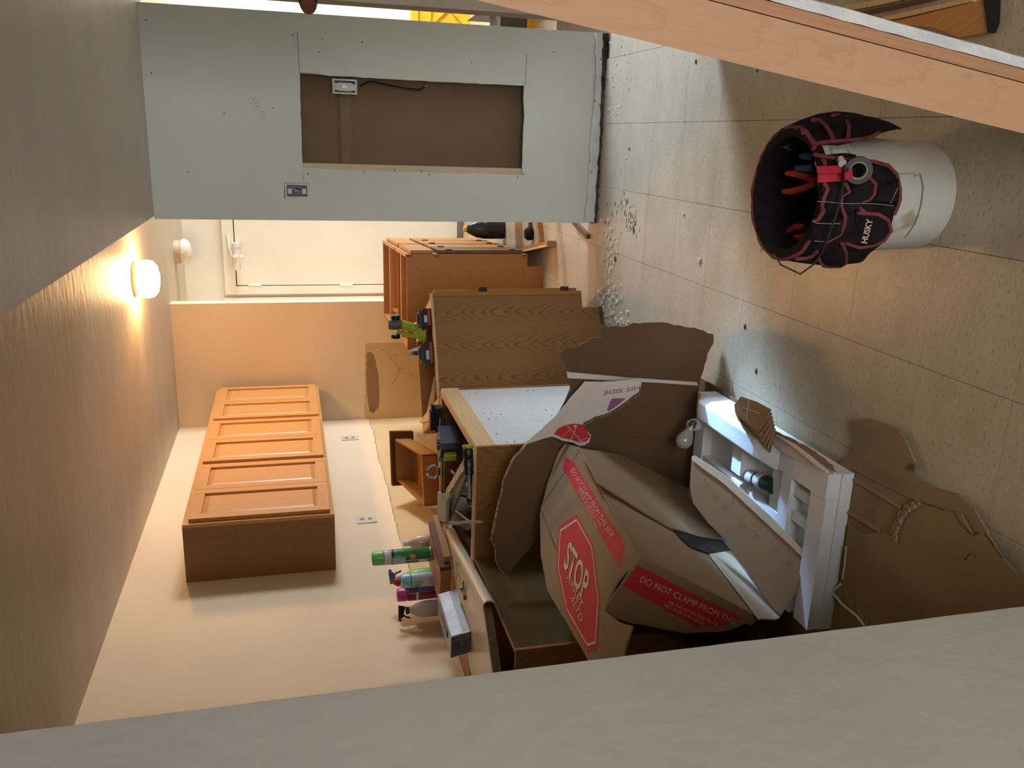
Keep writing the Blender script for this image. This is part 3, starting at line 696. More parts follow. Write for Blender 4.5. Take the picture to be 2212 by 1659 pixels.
# C: cabinet with its white back turned to the room
def carcase_C():
    t = thing('base_cabinet', 'base cabinet with speckled white back and raw pine rim, tools piled inside', 'cabinet', (-1.45, 3.45, 0))
    x0, x1, y0, y1, h = -1.755, -1.158, 3.050, 3.830, 0.876
    obj('back_panel', box(nb(), x1 - 0.012, x1, y0 + 0.002, y1, 0.0, h - 0.001), M_melamine, t, label='speckled white back panel')
    obj('near_panel', box(nb(), x0, x1 - 0.0, y0 - 0.014, y0 + 0.001, 0.0, h), M_oakC, t)
    obj('far_panel', box(nb(), x0, x1 - 0.012, y1 - 0.014, y1 - 0.0005, 0.0, h), M_oakC, t)
    obj('front_panel', box(nb(), x0, x0 + 0.018, y0 + 0.001, y1 - 0.0145, 0.0, h), M_darkoak, t)
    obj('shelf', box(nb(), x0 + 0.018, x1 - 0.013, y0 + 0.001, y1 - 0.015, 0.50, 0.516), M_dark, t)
    b = nb(); box(b, x1 - 0.030, x1 + 0.002, y0 - 0.014, y1, h - 0.0, h + 0.006); box(b, x1 + 0.0, x1 + 0.006, y0 - 0.012, y1, h - 0.075, h + 0.004); obj('nailing_cleat', bevel(b, 0.001, 1), M_pine, t, label='raw pine cleat')
    b = nb(); box(b, x0, x1 - 0.032, y0 - 0.014, y0 + 0.02, h, h + 0.008); box(b, x0, x1 - 0.032, y1 - 0.022, y1, h, h + 0.008); obj('rim_strip', bevel(b, 0.001, 1), M_pinex, t)
    b = nb(); box(b, x0, x0 + 0.03, y0 + 0.02, y1 - 0.022, h, h + 0.008); obj('rim_strip', b, M_pine, t)
    b = nb(); Ln = box(b, x0 + 0.02, x1 - 0.013, y1 - 0.075, y1 - 0.015, h - 0.09, h - 0.004); obj('inner_cleat', b, M_darkoak, t)  # dark board colour imitates the shade inside this cabinet
    # screw holes in the white back
    b = nb()
    for x, y in ((1014, 851), (1029, 849), (1140, 845), (1153, 843), (1045, 893), (1061, 892), (1055, 905), (1072, 904), (1082, 895), (1179, 886), (1195, 884), (1192, 898), (1073, 938), (1095, 955), (1111, 954)):
        p = PX(x, y, x1 + 0.0006); lathe(b, p, [(0, 0), (0.0035, 0), (0.0035, 0.001), (0, 0.001)], 6, ax=(1, 0, 0))
    obj('screw_hole', b, M_dirt, t)
    obj('bottom_strip', box(nb(), x1 + 0.0, x1 + 0.004, y1 - 0.02, y1, 0.0, h - 0.08), M_oakz2, t)
carcase_C()
# F: cabinet at the left under the cream countertop
t = thing('base_cabinet', 'brown base cabinet with glossy hardboard side under the cream countertop', 'cabinet', (-1.93, 2.7, 0))
fx0, fx1, fy0, fy1, fh = -2.2, -1.632, 2.375, 3.032, 0.874
obj('side_panel', box(nb(), fx1 - 0.012, fx1, fy0 + 0.014, fy1, 0.0, fh), M_glossb, t, label='glossy brown hardboard side')
obj('near_panel', box(nb(), fx0, fx1, fy0, fy0 + 0.014, 0.0, fh), M_oakC, t)
obj('far_panel', box(nb(), fx0, fx1 - 0.012, fy1 - 0.014, fy1, 0.0, fh), M_oakC, t)
obj('front_panel', box(nb(), fx0, fx0 + 0.014, fy0 + 0.014, fy1 - 0.014, 0, fh), M_darkoak, t)
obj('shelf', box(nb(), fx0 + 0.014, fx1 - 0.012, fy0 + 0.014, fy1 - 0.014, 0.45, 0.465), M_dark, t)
obj('edge_trim', bevel(box(nb(), fx1 - 0.012, fx1 + 0.002, fy0 - 0.002, fy1, fh, fh + 0.003), 0.001, 1), M_oaky, t)
obj('corner_trim', box(nb(), fx1 - 0.010, fx1 + 0.003, fy0 - 0.003, fy0 + 0.010, 0, fh), M_oakz2, t)
# cream countertop: mitred piece with rolled front edge
t = thing('countertop', 'cream laminate countertop piece with rolled edge lying across the base cabinets', 'countertop', (-1.9, 3.0, 0.889))
zt2 = 0.929
A_, B_, C_, D_ = PZ(962, 1142, zt2), PZ(1043, 1300, zt2), PZ(1062, 1441, zt2), PZ(1016, 1445, zt2)
C2 = B_ + (C_ - B_) * 1.9; E_ = PZ(972, 1196, zt2)
D2 = D_ + (D_ - E_) * 0.25
ctp = [A_, B_, C2, D2, D_, E_]
ctp = [V3((max(p.x, XL + 0.012), p.y, zt2)) for p in ctp]
fdir = (B_ - A_).normalized(); out_ = V3((fdir.y, -fdir.x, 0)); out_ = out_ if out_.x > 0 else -out_
t2b = poly(nb(), [p - Z * 0.034 - (out_ * 0.026 if i in (0, 1) else V3((0, 0, 0))) for i, p in enumerate(ctp)], (0, 0, 0.030))
obj('substrate', t2b, M_sub, t)
prof = [(-0.010, 0.0), (-0.004, 0.0003), (0.0, 0.0004), (0.012, 0.0), (0.022, -0.006), (0.027, -0.016), (0.026, -0.030), (0.020, -0.040), (0.014, -0.044), (0.014, -0.040), (0.020, -0.032), (0.022, -0.018), (0.018, -0.009), (0.010, -0.004), (-0.010, -0.004)]
b = nb(); rg = []
for e_ in (A_, B_):
    rg.append([b.verts.new(e_ + out_ * (u - 0.024) + Z * v) for u, v in prof])
for k in range(len(prof)):
    k2 = (k + 1) % len(prof); b.faces.new((rg[0][k], rg[0][k2], rg[1][k2], rg[1][k]))
b.faces.new(rg[0]); b.faces.new(rg[1][::-1]); bmesh.ops.recalc_face_normals(b, faces=b.faces[:])
obj('rolled_edge', b, M_cream, t, smooth=True, join=True)
b = poly(nb(), [p - Z * 0.004 - (out_ * 0.03 if i in (0, 1) else V3((0, 0, 0))) for i, p in enumerate(ctp)], (0, 0, 0.004))
obj('laminate', b, M_cream, t)
b = nb()
for a_, b2 in (((985, 1215), (988, 1245)), ((988, 1245), (984, 1250)), ((985, 1215), (994, 1222)), ((992, 1236), (996, 1262)), ((996, 1262), (999, 1268))):
    tube(b, [PZ(a_[0], a_[1], zt2 + 0.0004), PZ(b2[0], b2[1], zt2 + 0.0004)], 0.0012, 4)
obj('scratch', b, M_sub, t)
# G2: cabinet stack behind the bottles
t = thing('base_cabinet', 'oak cabinet against the left wall carrying the spray cans', 'cabinet', (-2.05, 3.4, 0))
gx0, gx1, gy0, gy1, gz = XL + 0.012, -1.80, 3.05, 3.86, 0.868
b = nb(); box(b, gx0, gx1, gy0, gy0 + 0.016, 0, gz); box(b, gx0, gx1, gy1 - 0.016, gy1, 0, gz); obj('side_panel', b, M_oakC, t)
obj('front_panel', box(nb(), gx1 - 0.016, gx1, gy0 + 0.016, gy1 - 0.016, 0, gz), M_oakz2, t)
obj('top_panel', box(nb(), gx0, gx1, gy0, gy1, gz, gz + 0.012), M_oaky, t)
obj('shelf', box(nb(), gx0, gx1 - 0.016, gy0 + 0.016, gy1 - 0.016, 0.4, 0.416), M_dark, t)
# H: stacked drawer fronts carrying the green can
zH = 0.985
q = [PZ(923, 1135, zH), PZ(948, 1200, zH), PZ(952, 1236, zH), PZ(937, 1240, zH), PZ(922, 1160, zH)]
t = thing('oak_drawer', 'small oak drawer with drilled edge holding up the green spray can', 'drawer', (-1.85, 3.6, zH - 0.05))
ha = PZ(926, 1128, zH); hb_ = PZ(951, 1226, zH)
hd = (hb_ - ha).normalized(); hn = V3((hd.y, -hd.x, 0)); hn = hn if hn.x < 0 else -hn
Fh = Fr(ha, ax=(hd, hn, Z)); hl_ = (hb_ - ha).length
b = nb(); Fh.box(b, 0, hl_, 0.0, 0.018, -0.050, 0.0); obj('drawer_front', bevel(b, 0.002), M_darkoak, t)
b = nb(); Fh.box(b, 0.02, hl_ - 0.0, 0.020, 0.036, -0.050, 0.0); Fh.box(b, 0.02, 0.034, 0.036, 0.20, -0.050, -0.005); Fh.box(b, hl_ - 0.014, hl_, 0.036, 0.20, -0.050, -0.005); Fh.box(b, 0.02, hl_, 0.20, 0.214, -0.050, -0.005); Fh.box(b, 0.034, hl_ - 0.014, 0.036, 0.20, -0.012, -0.004)
obj('drawer_box', b, M_oaky, t)
b = nb(); Fh.box(b, -0.01, hl_ * 0.9, -0.03, -0.002, -0.050, -0.02); obj('loose_rail', bevel(b, 0.002), M_oakx, t)
b = nb()
for u in (0.08, 0.20, 0.32): lathe(b, Fh.p(u * hl_ / 0.4, 0.028, 0.0002), [(0, 0), (0.005, 0), (0.005, 0.001), (0, 0.001)], 8)
obj('drill_hole', b, M_dirt, t)
# tilted open drawer behind C, on a low carcase
t = thing('base_cabinet', 'low oak carcase behind the tool cabinet, under the tilted open drawer', 'cabinet', (-2.0, 4.8, 0))
b = nb(); box(b, XL + 0.01, -1.83, 4.62, 4.636, 0, 0.66); box(b, XL + 0.01, -1.83, 5.08, 5.096, 0, 0.66); obj('side_panel', b, M_oakz2, t)
obj('front_panel', box(nb(), -1.846, -1.83, 4.636, 5.08, 0, 0.66), M_oakz2, t)
obj('top_panel', box(nb(), XL + 0.01, -1.83, 4.62, 5.096, 0.66, 0.675), M_oaky, t)
t = thing('oak_drawer', 'open honey oak drawer tilted up with its dark front at the back', 'drawer', (-2.0, 4.8, 0.676))
nr_r, nr_l = PZ(911, 982, 0.815), PZ(917, 1094, 0.815)
fr_r, fr_l = PZ(853, 948, 0.95), PZ(856, 1036, 0.95)
nr_l.x = max(nr_l.x, XL + 0.03); fr_l.x = max(fr_l.x, XL + 0.02)
yv = ((fr_r + fr_l) / 2 - (nr_r + nr_l) / 2); xv = (nr_l - nr_r); zv = xv.cross(yv).normalized(); zv = zv if zv.z > 0 else -zv
dn = -zv * 0.125
def wallp(b, p, q, inn, th=0.012):
    n_ = inn.normalized() * th
    hexa(b, [p + dn, q + dn, q + dn + n_, p + dn + n_, p, q, q + n_, p + n_])
b = nb(); wallp(b, nr_r, fr_r, xv); wallp(b, nr_l, fr_l, -xv); obj('drawer_side', b, M_oaky, t)
b = nb(); wallp(b, nr_r, nr_l, yv); obj('drawer_back', b, M_oakx, t)
b = nb(); hexa(b, [nr_r + dn, nr_l + dn, fr_l + dn, fr_r + dn, nr_r + dn * 0.93, nr_l + dn * 0.93, fr_l + dn * 0.93, fr_r + dn * 0.93]); obj('drawer_bottom', b, M_oaky, t)
b = nb(); wallp(b, fr_r, fr_l, -yv, 0.01); obj('inner_front', b, M_oakx, t)
e1 = -xv.normalized() * 0.045; e2 = xv.normalized() * 0.04; up_ = zv * 0.03
b = nb(); n_ = yv.normalized() * 0.02; p, q = fr_r + e1, fr_l + e2
p.x = min(p.x, -1.75); q.x = max(q.x, XL + 0.012)
hexa(b, [p + dn * 1.2, q + dn * 1.2, q + dn * 1.2 + n_, p + dn * 1.2 + n_, p + up_, q + up_, q + up_ + n_, p + up_ + n_]); obj('drawer_front', bevel(b, 0.003), M_darkoak, t, label='dark stained front')
b = nb()
for x, y in ((863, 967), (874, 1011), (862, 1015)):
    c = PP(x, y, fr_r - yv.normalized() * 0.0105, yv.normalized()); lathe(b, c, [(0, 0), (0.005, 0), (0.005, 0.001), (0, 0.001)], 8, ax=-yv)
obj('screw_hole', b, M_dirt, t)

# ================================================================ TORN CARTONS
def ringpx(px, fn, amp=0.003, step=0.025, seed=1):
    return rough_ring([fn(*q) for q in px], amp, step, seed)
def Yp(Y): return lambda x, y: PY(x, y, Y)
def sheet(name, px, fn, vec, m, parent, amp=0.003, step=0.025, seed=1, **k):
    return obj(name, poly(nb(), ringpx(px, fn, amp, step, seed) if amp else [fn(*q) for q in px], vec), m, parent, **k)
# --- the big torn carton standing up behind the foam
YC = 2.87
t = thing('torn_carton', 'big torn brown carton standing open in front of the oak cabinets', 'carton', PY(1510, 832, YC) * 1.0)
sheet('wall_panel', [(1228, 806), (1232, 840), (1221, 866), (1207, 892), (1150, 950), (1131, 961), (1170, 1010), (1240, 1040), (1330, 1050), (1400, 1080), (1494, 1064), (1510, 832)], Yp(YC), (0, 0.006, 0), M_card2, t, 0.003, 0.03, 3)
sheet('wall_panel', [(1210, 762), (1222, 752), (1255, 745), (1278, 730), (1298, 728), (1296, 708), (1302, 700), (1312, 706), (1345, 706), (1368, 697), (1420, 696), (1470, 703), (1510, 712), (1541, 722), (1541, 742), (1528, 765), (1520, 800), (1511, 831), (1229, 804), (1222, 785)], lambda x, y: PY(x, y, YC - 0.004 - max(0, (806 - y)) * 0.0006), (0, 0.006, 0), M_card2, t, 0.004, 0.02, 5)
sheet('fold_strip', [(1225, 804), (1227, 817), (1300, 821), (1420, 827), (1508, 833), (1506, 826), (1350, 815), (1240, 805)], Yp(YC - 0.008), (0, 0.007, 0), M_cardW, t, 0.0)
b = nb()
for pts in (((1300, 766), (1400, 772), (1525, 778)), ((1300, 784), (1400, 790), (1515, 798)), ((1300, 940), (1400, 946), (1500, 948)), ((1310, 985), (1400, 988), (1496, 1000)), ((1380, 826), (1500, 833))):
    tube(b, [PY(x, y, YC - 0.003) for x, y in pts], 0.0022, 4)
obj('crease', b, M_card2, t, join=True)
sheet('bottom_flap', [(1505, 826), (1512, 816), (1540, 830), (1600, 868), (1592, 880), (1560, 862), (1528, 850), (1512, 848)], lambda x, y: PZ(x, y, 0.02), (0, 0, 0.006), M_card2, t, 0.002)
# torn white-lined flap folded forward, with print
nW = V3((0.10, -1, 0.28)).normalized(); oW = PY(1260, 900, 2.80)
fW = lambda x, y: PP(x, y, oW, nW)
sheet('folded_flap', [(1263, 824), (1300, 825), (1372, 819), (1386, 827), (1384, 838), (1379, 847), (1334, 880), (1306, 895), (1285, 900), (1260, 913), (1262, 926), (1277, 940), (1273, 955), (1262, 962), (1250, 963), (1238, 956), (1215, 952), (1192, 943), (1160, 952), (1131, 962), (1141, 952), (1207, 892), (1230, 862), (1245, 845)], fW, nW * -0.006, M_cardW, t, 0.0018, 0.02, 7, label='white lined folded flap')
fW2 = lambda x, y: PP(x, y, oW + nW * 0.0012, nW)
sheet('red_print', [(1196, 938), (1206, 925), (1222, 918), (1240, 915), (1260, 917), (1265, 928), (1276, 942), (1268, 953), (1250, 956), (1235, 950), (1212, 946)], fW2, nW * -0.0006, M_red, t, 0.001, 0.02, 9)
b = nb(); 
fW3 = lambda x, y: PP(x, y, oW + nW * 0.0022, nW)
tube(b, [fW3(1224, 919), fW3(1257, 954)], 0.0017, 4); tube(b, [fW3(1233, 950), fW3(1245, 922)], 0.0017, 4)
lathe(b, fW3(1243, 921), [(0, 0), (0.006, 0), (0.006, 0.0006), (0, 0.0006)], 12, ax=nW); tube(b, [fW3(1199, 940), fW3(1214, 944), fW3(1232, 928)], 0.0013, 4); tube(b, [fW3(1250, 953), fW3(1270, 946)], 0.0013, 4)
obj('crossed_figure_print', b, M_letter, t, join=True)
sheet('print_block', [(1318, 867), (1322, 861), (1352, 860), (1336, 874), (1316, 888), (1311, 886)], fW2, nW * -0.0006, M_purple, t, 0.0)
obj('lettering', text_bm('HIS SIDE', fW2(1384, 833), fW2(1304, 845), fW2(1382, 842)), M_purple, t, join=True)
# corrugated torn rim of that flap
b = nb(); rp = [(1384, 845), (1370, 857), (1352, 870), (1334, 884), (1316, 893), (1300, 898), (1284, 903), (1270, 911), (1260, 917)]
for (x0, y0), (x1, y1) in zip(rp, rp[1:]):
    for k in range(4):
        f_ = k / 4; p = fW(x0 + (x1 - x0) * f_, y0 + (y1 - y0) * f_); p2 = fW(x0 + (x1 - x0) * f_ + 1.5, y0 + (y1 - y0) * f_ + 5)
        tube(b, [p - nW * 0.004, p2 - nW * 0.004], 0.0016, 4)
obj('corrugation', b, M_cardE, t, kind='stuff')
# curved flap on the other side of the stop carton
fK = lambda x, y: PY(x, y, YC - 0.01 - max(0, y - 961) / 290.0 * 0.16)
sheet('curled_flap', [(1131, 962), (1122, 975), (1108, 990), (1098, 1015), (1088, 1032), (1086, 1060), (1080, 1082), (1073, 1112), (1070, 1140), (1061, 1164), (1068, 1172), (1069, 1205), (1076, 1228), (1090, 1240), (1102, 1254), (1100, 1238), (1120, 1212), (1150, 1180), (1166, 1150), (1172, 1100), (1190, 1030), (1206, 976), (1208, 955), (1190, 945), (1160, 953)], fK, (0, 0.005, 0), M_card2, t, 0.002, 0.03, 11)
b = nb(); kp = [(1140, 953), (1124, 974), (1106, 992), (1096, 1018), (1086, 1036), (1084, 1062), (1077, 1084), (1070, 1114), (1066, 1142), (1061, 1165), (1068, 1185), (1070, 1210), (1078, 1230), (1090, 1241), (1102, 1254)]
r_ = random.Random(3)
tube(b, [fK(x, y) + V3((r_.uniform(-.003, .003), -0.002, r_.uniform(-.003, .003))) for x, y in kp], [0.0045, 0.005, 0.005, 0.0045, 0.003, 0.005, 0.003, 0.005, 0.004, 0.003, 0.0025, 0.002, 0.002, 0.002, 0.0015], 5)
obj('torn_rim', b, M_cardE, t, join=True)

# --- the stop carton: tilted box
Vb = PZ(1385, 1205, 0.64); SC = 0.910 / 0.95
nS = V3((0.505, 0.035, 0.862)).normalized(); nT = V3((0.86, -0.105, -0.499)).normalized(); nD = V3((-0.073, -0.994, 0.084)).normalized()
nS = -(nT.cross(nD)).normalized() if (nT.cross(nD)).z < 0 else nT.cross(nD).normalized()
fS = lambda x, y: PP(x, y, Vb, nS)
fT = lambda x, y: PP(x, y, Vb, nT)
fD = lambda x, y: PP(x, y, Vb, nD)
tS = thing('stop_carton', 'tilted brown carton with a red octagon STOP print and red bands', 'carton', (-1.25, 2.4, 0.0))
sheet('top_panel', [(1252, 966), (1268, 1000), (1300, 1060), (1340, 1130), (1385, 1205), (1378, 1216), (1345, 1243), (1330, 1262), (1316, 1290), (1305, 1320), (1340, 1345), (1366, 1352), (1358, 1375), (1352, 1392), (1346, 1418), (1272, 1430), (1228, 1352), (1182, 1275), (1168, 1200), (1166, 1110), (1182, 1045), (1206, 976), (1222, 958)], fS, nS * -0.006, M_card, tS, 0.0012, 0.03, 13)
fS1 = lambda x, y: PP(x, y, Vb + nS * 0.0010, nS)
fS2 = lambda x, y: PP(x, y, Vb + nS * 0.0020, nS)
oc = [(1245, 1111.5), (1280, 1174), (1296, 1299), (1289.5, 1402), (1270.5, 1408), (1222, 1322), (1202, 1224), (1207, 1137)]
sheet('octagon_print', oc, fS1, nS * -0.0008, M_red, tS, 0.0)
occ = sum((fS2(*q) for q in oc), V3((0, 0, 0))) / 8
inn = [occ + (fS2(*q) - occ) * 0.93 for q in oc]; inn2 = [occ + (fS2(*q) - occ) * 0.895 for q in oc]
obj('octagon_outline', plate(nb(), [inn, inn2], nS * -0.0004), M_letter, tS, join=True)
def z3(x, y): return (1040 + x / 3.6875, 980 + y / 3.6875)
def z6(x, y): return (1040 + x / 2.9105, 980 + y / 2.9105)
def txt(s_, a, b2, c, fn, par, m=M_letter, bold=0.0):
    obj('lettering', text_bm(s_, fn(*a), fn(*b2), fn(*c), bold=bold), m, par, join=True)
txt('STOP', z3(655, 890), z3(822, 1190), z3(700, 690), fS2, tS, bold=0.02)
txt('ARR\u00caT', z3(680, 990), z3(795, 1240), z3(702, 950), fS2, tS)
txt('ALTO', z3(708, 1150), z3(790, 1345), z3(735, 1125), fS2, tS)
sheet('band_print', [(1216, 1012), (1221, 986), (1240, 1000), (1349, 1175), (1337, 1225)], fS1, nS * -0.0008, M_red, tS, 0.0)
txt('DO NOT CLAMP FROM THIS SIDE', z3(712, 140), z3(1032, 672), z3(738, 118), fS2, tS)
txt('NE PAS ATTACHER DE CE C\u00d4T\u00c9', z3(775, 275), z3(945, 585), z3(786, 262), fS2, tS)
txt('NO SUJETAR DESDE ESTE LADO', z3(770, 300), z3(918, 592), z3(780, 288), fS2, tS)
# front print panel D, torn below
sheet('front_panel', [(1386, 1206), (1480, 1250), (1560, 1292), (1640, 1334), (1622, 1352), (1612, 1346), (1590, 1356), (1560, 1364), (1480, 1368), (1450, 1362), (1400, 1352), (1362, 1346), (1330, 1336), (1300, 1321), (1330, 1280), (1352, 1248)], fD, nD * -0.006, M_card, tS, 0.002, 0.018, 17)
fD1 = lambda x, y: PP(x, y, Vb + nD * 0.0010, nD)
fD2 = lambda x, y: PP(x, y, Vb + nD * 0.0020, nD)
sheet('band_print', [(1378, 1222), (1346, 1265), (1420, 1308), (1504, 1354), (1560, 1352), (1604, 1336)], fD1, nD * -0.0008, M_red, tS, 0.0)
txt('DO NOT CLAMP FROM THIS', z6(992, 805), z6(1590, 1075), z6(1008, 768), fD2, tS)
txt('NE PAS ATTACHER DE CE', z6(1175, 940), z6(1480, 1085), z6(1182, 922), fD2, tS)
txt('NO SUJETAR DESDE', z6(1150, 958), z6(1400, 1082), z6(1157, 940), fD2, tS)
# right side panel T with its flaps
sheet('side_panel', [(1252, 968), (1290, 1044), (1380, 1098), (1449, 1140), (1500, 1166), (1534, 1193), (1570, 1240), (1606, 1290), (1641, 1333), (1560, 1290), (1480, 1248), (1386, 1204), (1340, 1128), (1300, 1058)], fT, nT * -0.006, M_card, tS, 0.0015, 0.03, 19)
def lift(d): return lambda x, y: PP(x, y, Vb + nT * d, nT)
sheet('flap', [(1254, 968), (1300, 975), (1345, 984), (1400, 1012), (1492, 1057), (1530, 1110), (1564, 1168), (1500, 1155), (1449, 1140), (1380, 1098), (1292, 1042)], lambda x, y: PP(x, y, Vb + nT * (0.008 + max(0, (1130 - y)) * 0.00012), nT), nT * -0.006, M_card, tS, 0.002, 0.03, 23)
sheet('black_strip', [(1455, 1143), (1480, 1147), (1566, 1166), (1580, 1176), (1577, 1190), (1532, 1195), (1490, 1180), (1468, 1160)], lift(0.005), nT * -0.003, plain('shiny black strip', (26, 26, 28), 0.18), tS, 0.001)  # shiny black strip between the side panel and its flaps
sheet('pale_flap', [(1534, 1196), (1577, 1190), (1630, 1262), (1686, 1333), (1676, 1338), (1641, 1336), (1606, 1290)], lift(0.010), nT * -0.005, M_cardL, tS, 0.0015, 0.03, 29)
hU = {0: 0.16}
def fU(x, y):
    # the scribbled flap rises from a fold beside the foam
    tt = (x - y + 200 - 700) / 300.0
    return PZ(x, y, 0.165 + 0.0)
nU = V3((0.35, -0.55, 0.75)).normalized(); oU = PZ(1600, 1150, 0.20)
fUp = lambda x, y: PP(x, y, oU, nU)
sheet('scribbled_flap', [(1494, 992), (1560, 1036), (1584, 1058), (1578, 1115), (1566, 1166), (1530, 1130), (1497, 1087), (1490, 1050)], fUp, nU * -0.006, M_card, tS, 0.002, 0.03, 31)
sheet('scribbled_flap', [(1586, 1060), (1660, 1130), (1743, 1207), (1736, 1240), (1722, 1262), (1719, 1280), (1700, 1310), (1686, 1331), (1640, 1272), (1578, 1188), (1572, 1150)], fUp, nU * -0.006, M_card, tS, 0.002, 0.03, 37)
sheet('flap_edge', [(1494, 986), (1500, 984), (1570, 1030), (1660, 1112), (1748, 1204), (1742, 1212), (1655, 1130), (1565, 1046), (1494, 994)], lambda x, y: PP(x, y, oU + nU * 0.006, nU), nU * -0.008, M_cardL, tS, 0.001, 0.03, 41)
sheet('dark_underside', [(1744, 1206), (1748, 1250), (1747, 1272), (1738, 1268), (1722, 1262), (1734, 1240)], lambda x, y: PP(x, y, oU - nU * 0.01, nU), nU * -0.004, M_card2, tS, 0.001)
b = nb()
for cx, cy in ((1527, 1050), (1546, 1078), (1566, 1098), (1604, 1136), (1634, 1160), (1672, 1190), (1706, 1224)):
    pts = []
    for k in range(13):
        a_ = k * 2 * math.pi / 12
        p = PP(cx, cy, oU + nU * 0.001, nU); uu = nU.orthogonal().normalized(); vv = nU.cross(uu)
        pts.append(p + uu * math.cos(a_) * 0.007 + vv * math.sin(a_) * 0.011)
    tube(b, pts, 0.00035, 4, cap=False); tube(b, [pts[6], pts[6] + (fUp(cx - 6, cy - 18) - fUp(cx, cy)) * 1.2], 0.00035, 4)
obj('pen_marks', b, plain('pen ink', (80, 66, 54), 0.8), tS, kind='stuff')
# hidden sides keep it a closed box
aV = (fS(1250, 965) - Vb); bV = (fT(1640, 1335) - Vb); cV = V3((-0.86, 0.105, 0.499)) * 0.26
b = nb(); para(b, Vb + cV + aV * 0.25, aV * 0.71, bV * 1.5, cV.normalized() * 0.006); obj('far_side_panel', b, M_card2, tS, join=True)
b = nb(); para(b, Vb + aV * 0.97, cV, bV * 1.5, aV.normalized() * -0.006); obj('end_panel', b, M_card2, tS, join=True)
b = nb(); para(b, Vb + bV * 1.5 + aV * 0.25, aV * 0.71, cV, bV.normalized() * 0.006); obj('bottom_panel', b, M_card2, tS, join=True)
b = nb(); para(b, Vb + bV * 1.02 + aV * 0.25 - nT * 0.02, aV * 0.71, bV * 0.48, nT * -0.006); obj('lower_side_panel', b, M_card, tS, join=True)

# --- packing foam
t = thing('packing_foam', 'white moulded packing foam tray lying on the cardboard', 'packing foam', (-1.13, 2.35, 0.03))
b = nb(); box(b, -1.385, -0.885, 1.94, 2.765, 0.018, 0.055); obj('tray_floor', bevel(b, 0.006), M_foam, t)
b = nb(); box(b, -0.965, -0.885, 1.945, 2.765, 0.056, 0.098); obj('side_beam', bevel(b, 0.008), M_foam, t)
b = nb(); hexa(b, [V3((-0.975, 2.19, 0.099)), V3((-0.883, 2.19, 0.099)), V3((-0.883, 2.74, 0.099)), V3((-0.975, 2.74, 0.099)), V3((-0.955, 2.28, 0.140)), V3((-0.893, 2.28, 0.140)), V3((-0.893, 2.68, 0.140)), V3((-0.955, 2.68, 0.140))]); obj('raised_beam', bevel(b, 0.006), M_foam, t)
b = nb(); box(b, -1.385, -0.966, 2.70, 2.765, 0.056, 0.095); obj('side_beam', bevel(b, 0.008), M_foam, t)
b = nb(); box(b, -1.385, -1.30, 2.05, 2.699, 0.056, 0.095); obj('side_beam', bevel(b, 0.008), M_foam, t)
b = nb(); box(b, -1.385, -0.966, 1.945, 2.02, 0.056, 0.095); obj('side_beam', bevel(b, 0.008), M_foam, t)
b = nb(); box(b, -1.299, -0.966, 2.115, 2.165, 0.056, 0.100); obj('cross_rib', bevel(b, 0.006), M_foam, t)
b = nb(); box(b, -1.11, -0.966, 2.166, 2.235, 0.056, 0.088); obj('cross_rib', bevel(b, 0.006), M_foam, t)
b = nb(); box(b, -1.07, -0.966, 2.39, 2.45, 0.056, 0.112); obj('block', bevel(b, 0.008), M_foam, t)
b = nb(); box(b, -1.16, -1.112, 2.166, 2.699, 0.056, 0.090); obj('long_rib', bevel(b, 0.006), M_foam, t)
for y_ in (2.26, 2.36, 2.50, 2.60):
    b = nb(); box(b, -1.299, -1.161, y_, y_ + 0.025, 0.056, 0.085); obj('short_rib', bevel(b, 0.005), M_foam, t)
for x_ in (-1.24, -1.10, -1.02):
    b = nb(); box(b, x_, x_ + 0.03, 2.021, 2.114, 0.056, 0.086); obj('short_rib', bevel(b, 0.005), M_foam, t)
p = PZ(1502, 912, 0.10)
obj('foam_lug', bevel(lathe(nb(), V3((p.x, 2.735, 0.0955)), [(0, 0), (0.028, 0), (0.03, 0.03), (0.02, 0.05), (0, 0.052)], 9, sx=0.8, sy=0.55), 0.004), M_foam, t)
# light bulb hanging beside the foam
c = PY(1478, 952, 2.70); nk = PY(1501, 908, 2.70); axb = (nk - c).normalized()
t = thing('light_bulb', 'white glass light bulb resting head down beside the foam tray', 'bulb', c)
obj('bulb_glass', lathe(nb(), c, [(0, -0.031), (0.012, -0.029), (0.023, -0.021), (0.030, -0.008), (0.031, 0.004), (0.027, 0.018), (0.019, 0.034), (0.0145, 0.046), (0.0135, 0.056)], 24, ax=axb), M_glassw, t, smooth=True)
obj('screw_base', lathe(nb(), c, [(0, 0.0565), (0.0133, 0.0565), (0.0140, 0.061), (0.0125, 0.064), (0.0140, 0.068), (0.0125, 0.071), (0.0138, 0.075), (0.008, 0.083), (0, 0.085)], 20, ax=axb), M_steel, t, smooth=True)
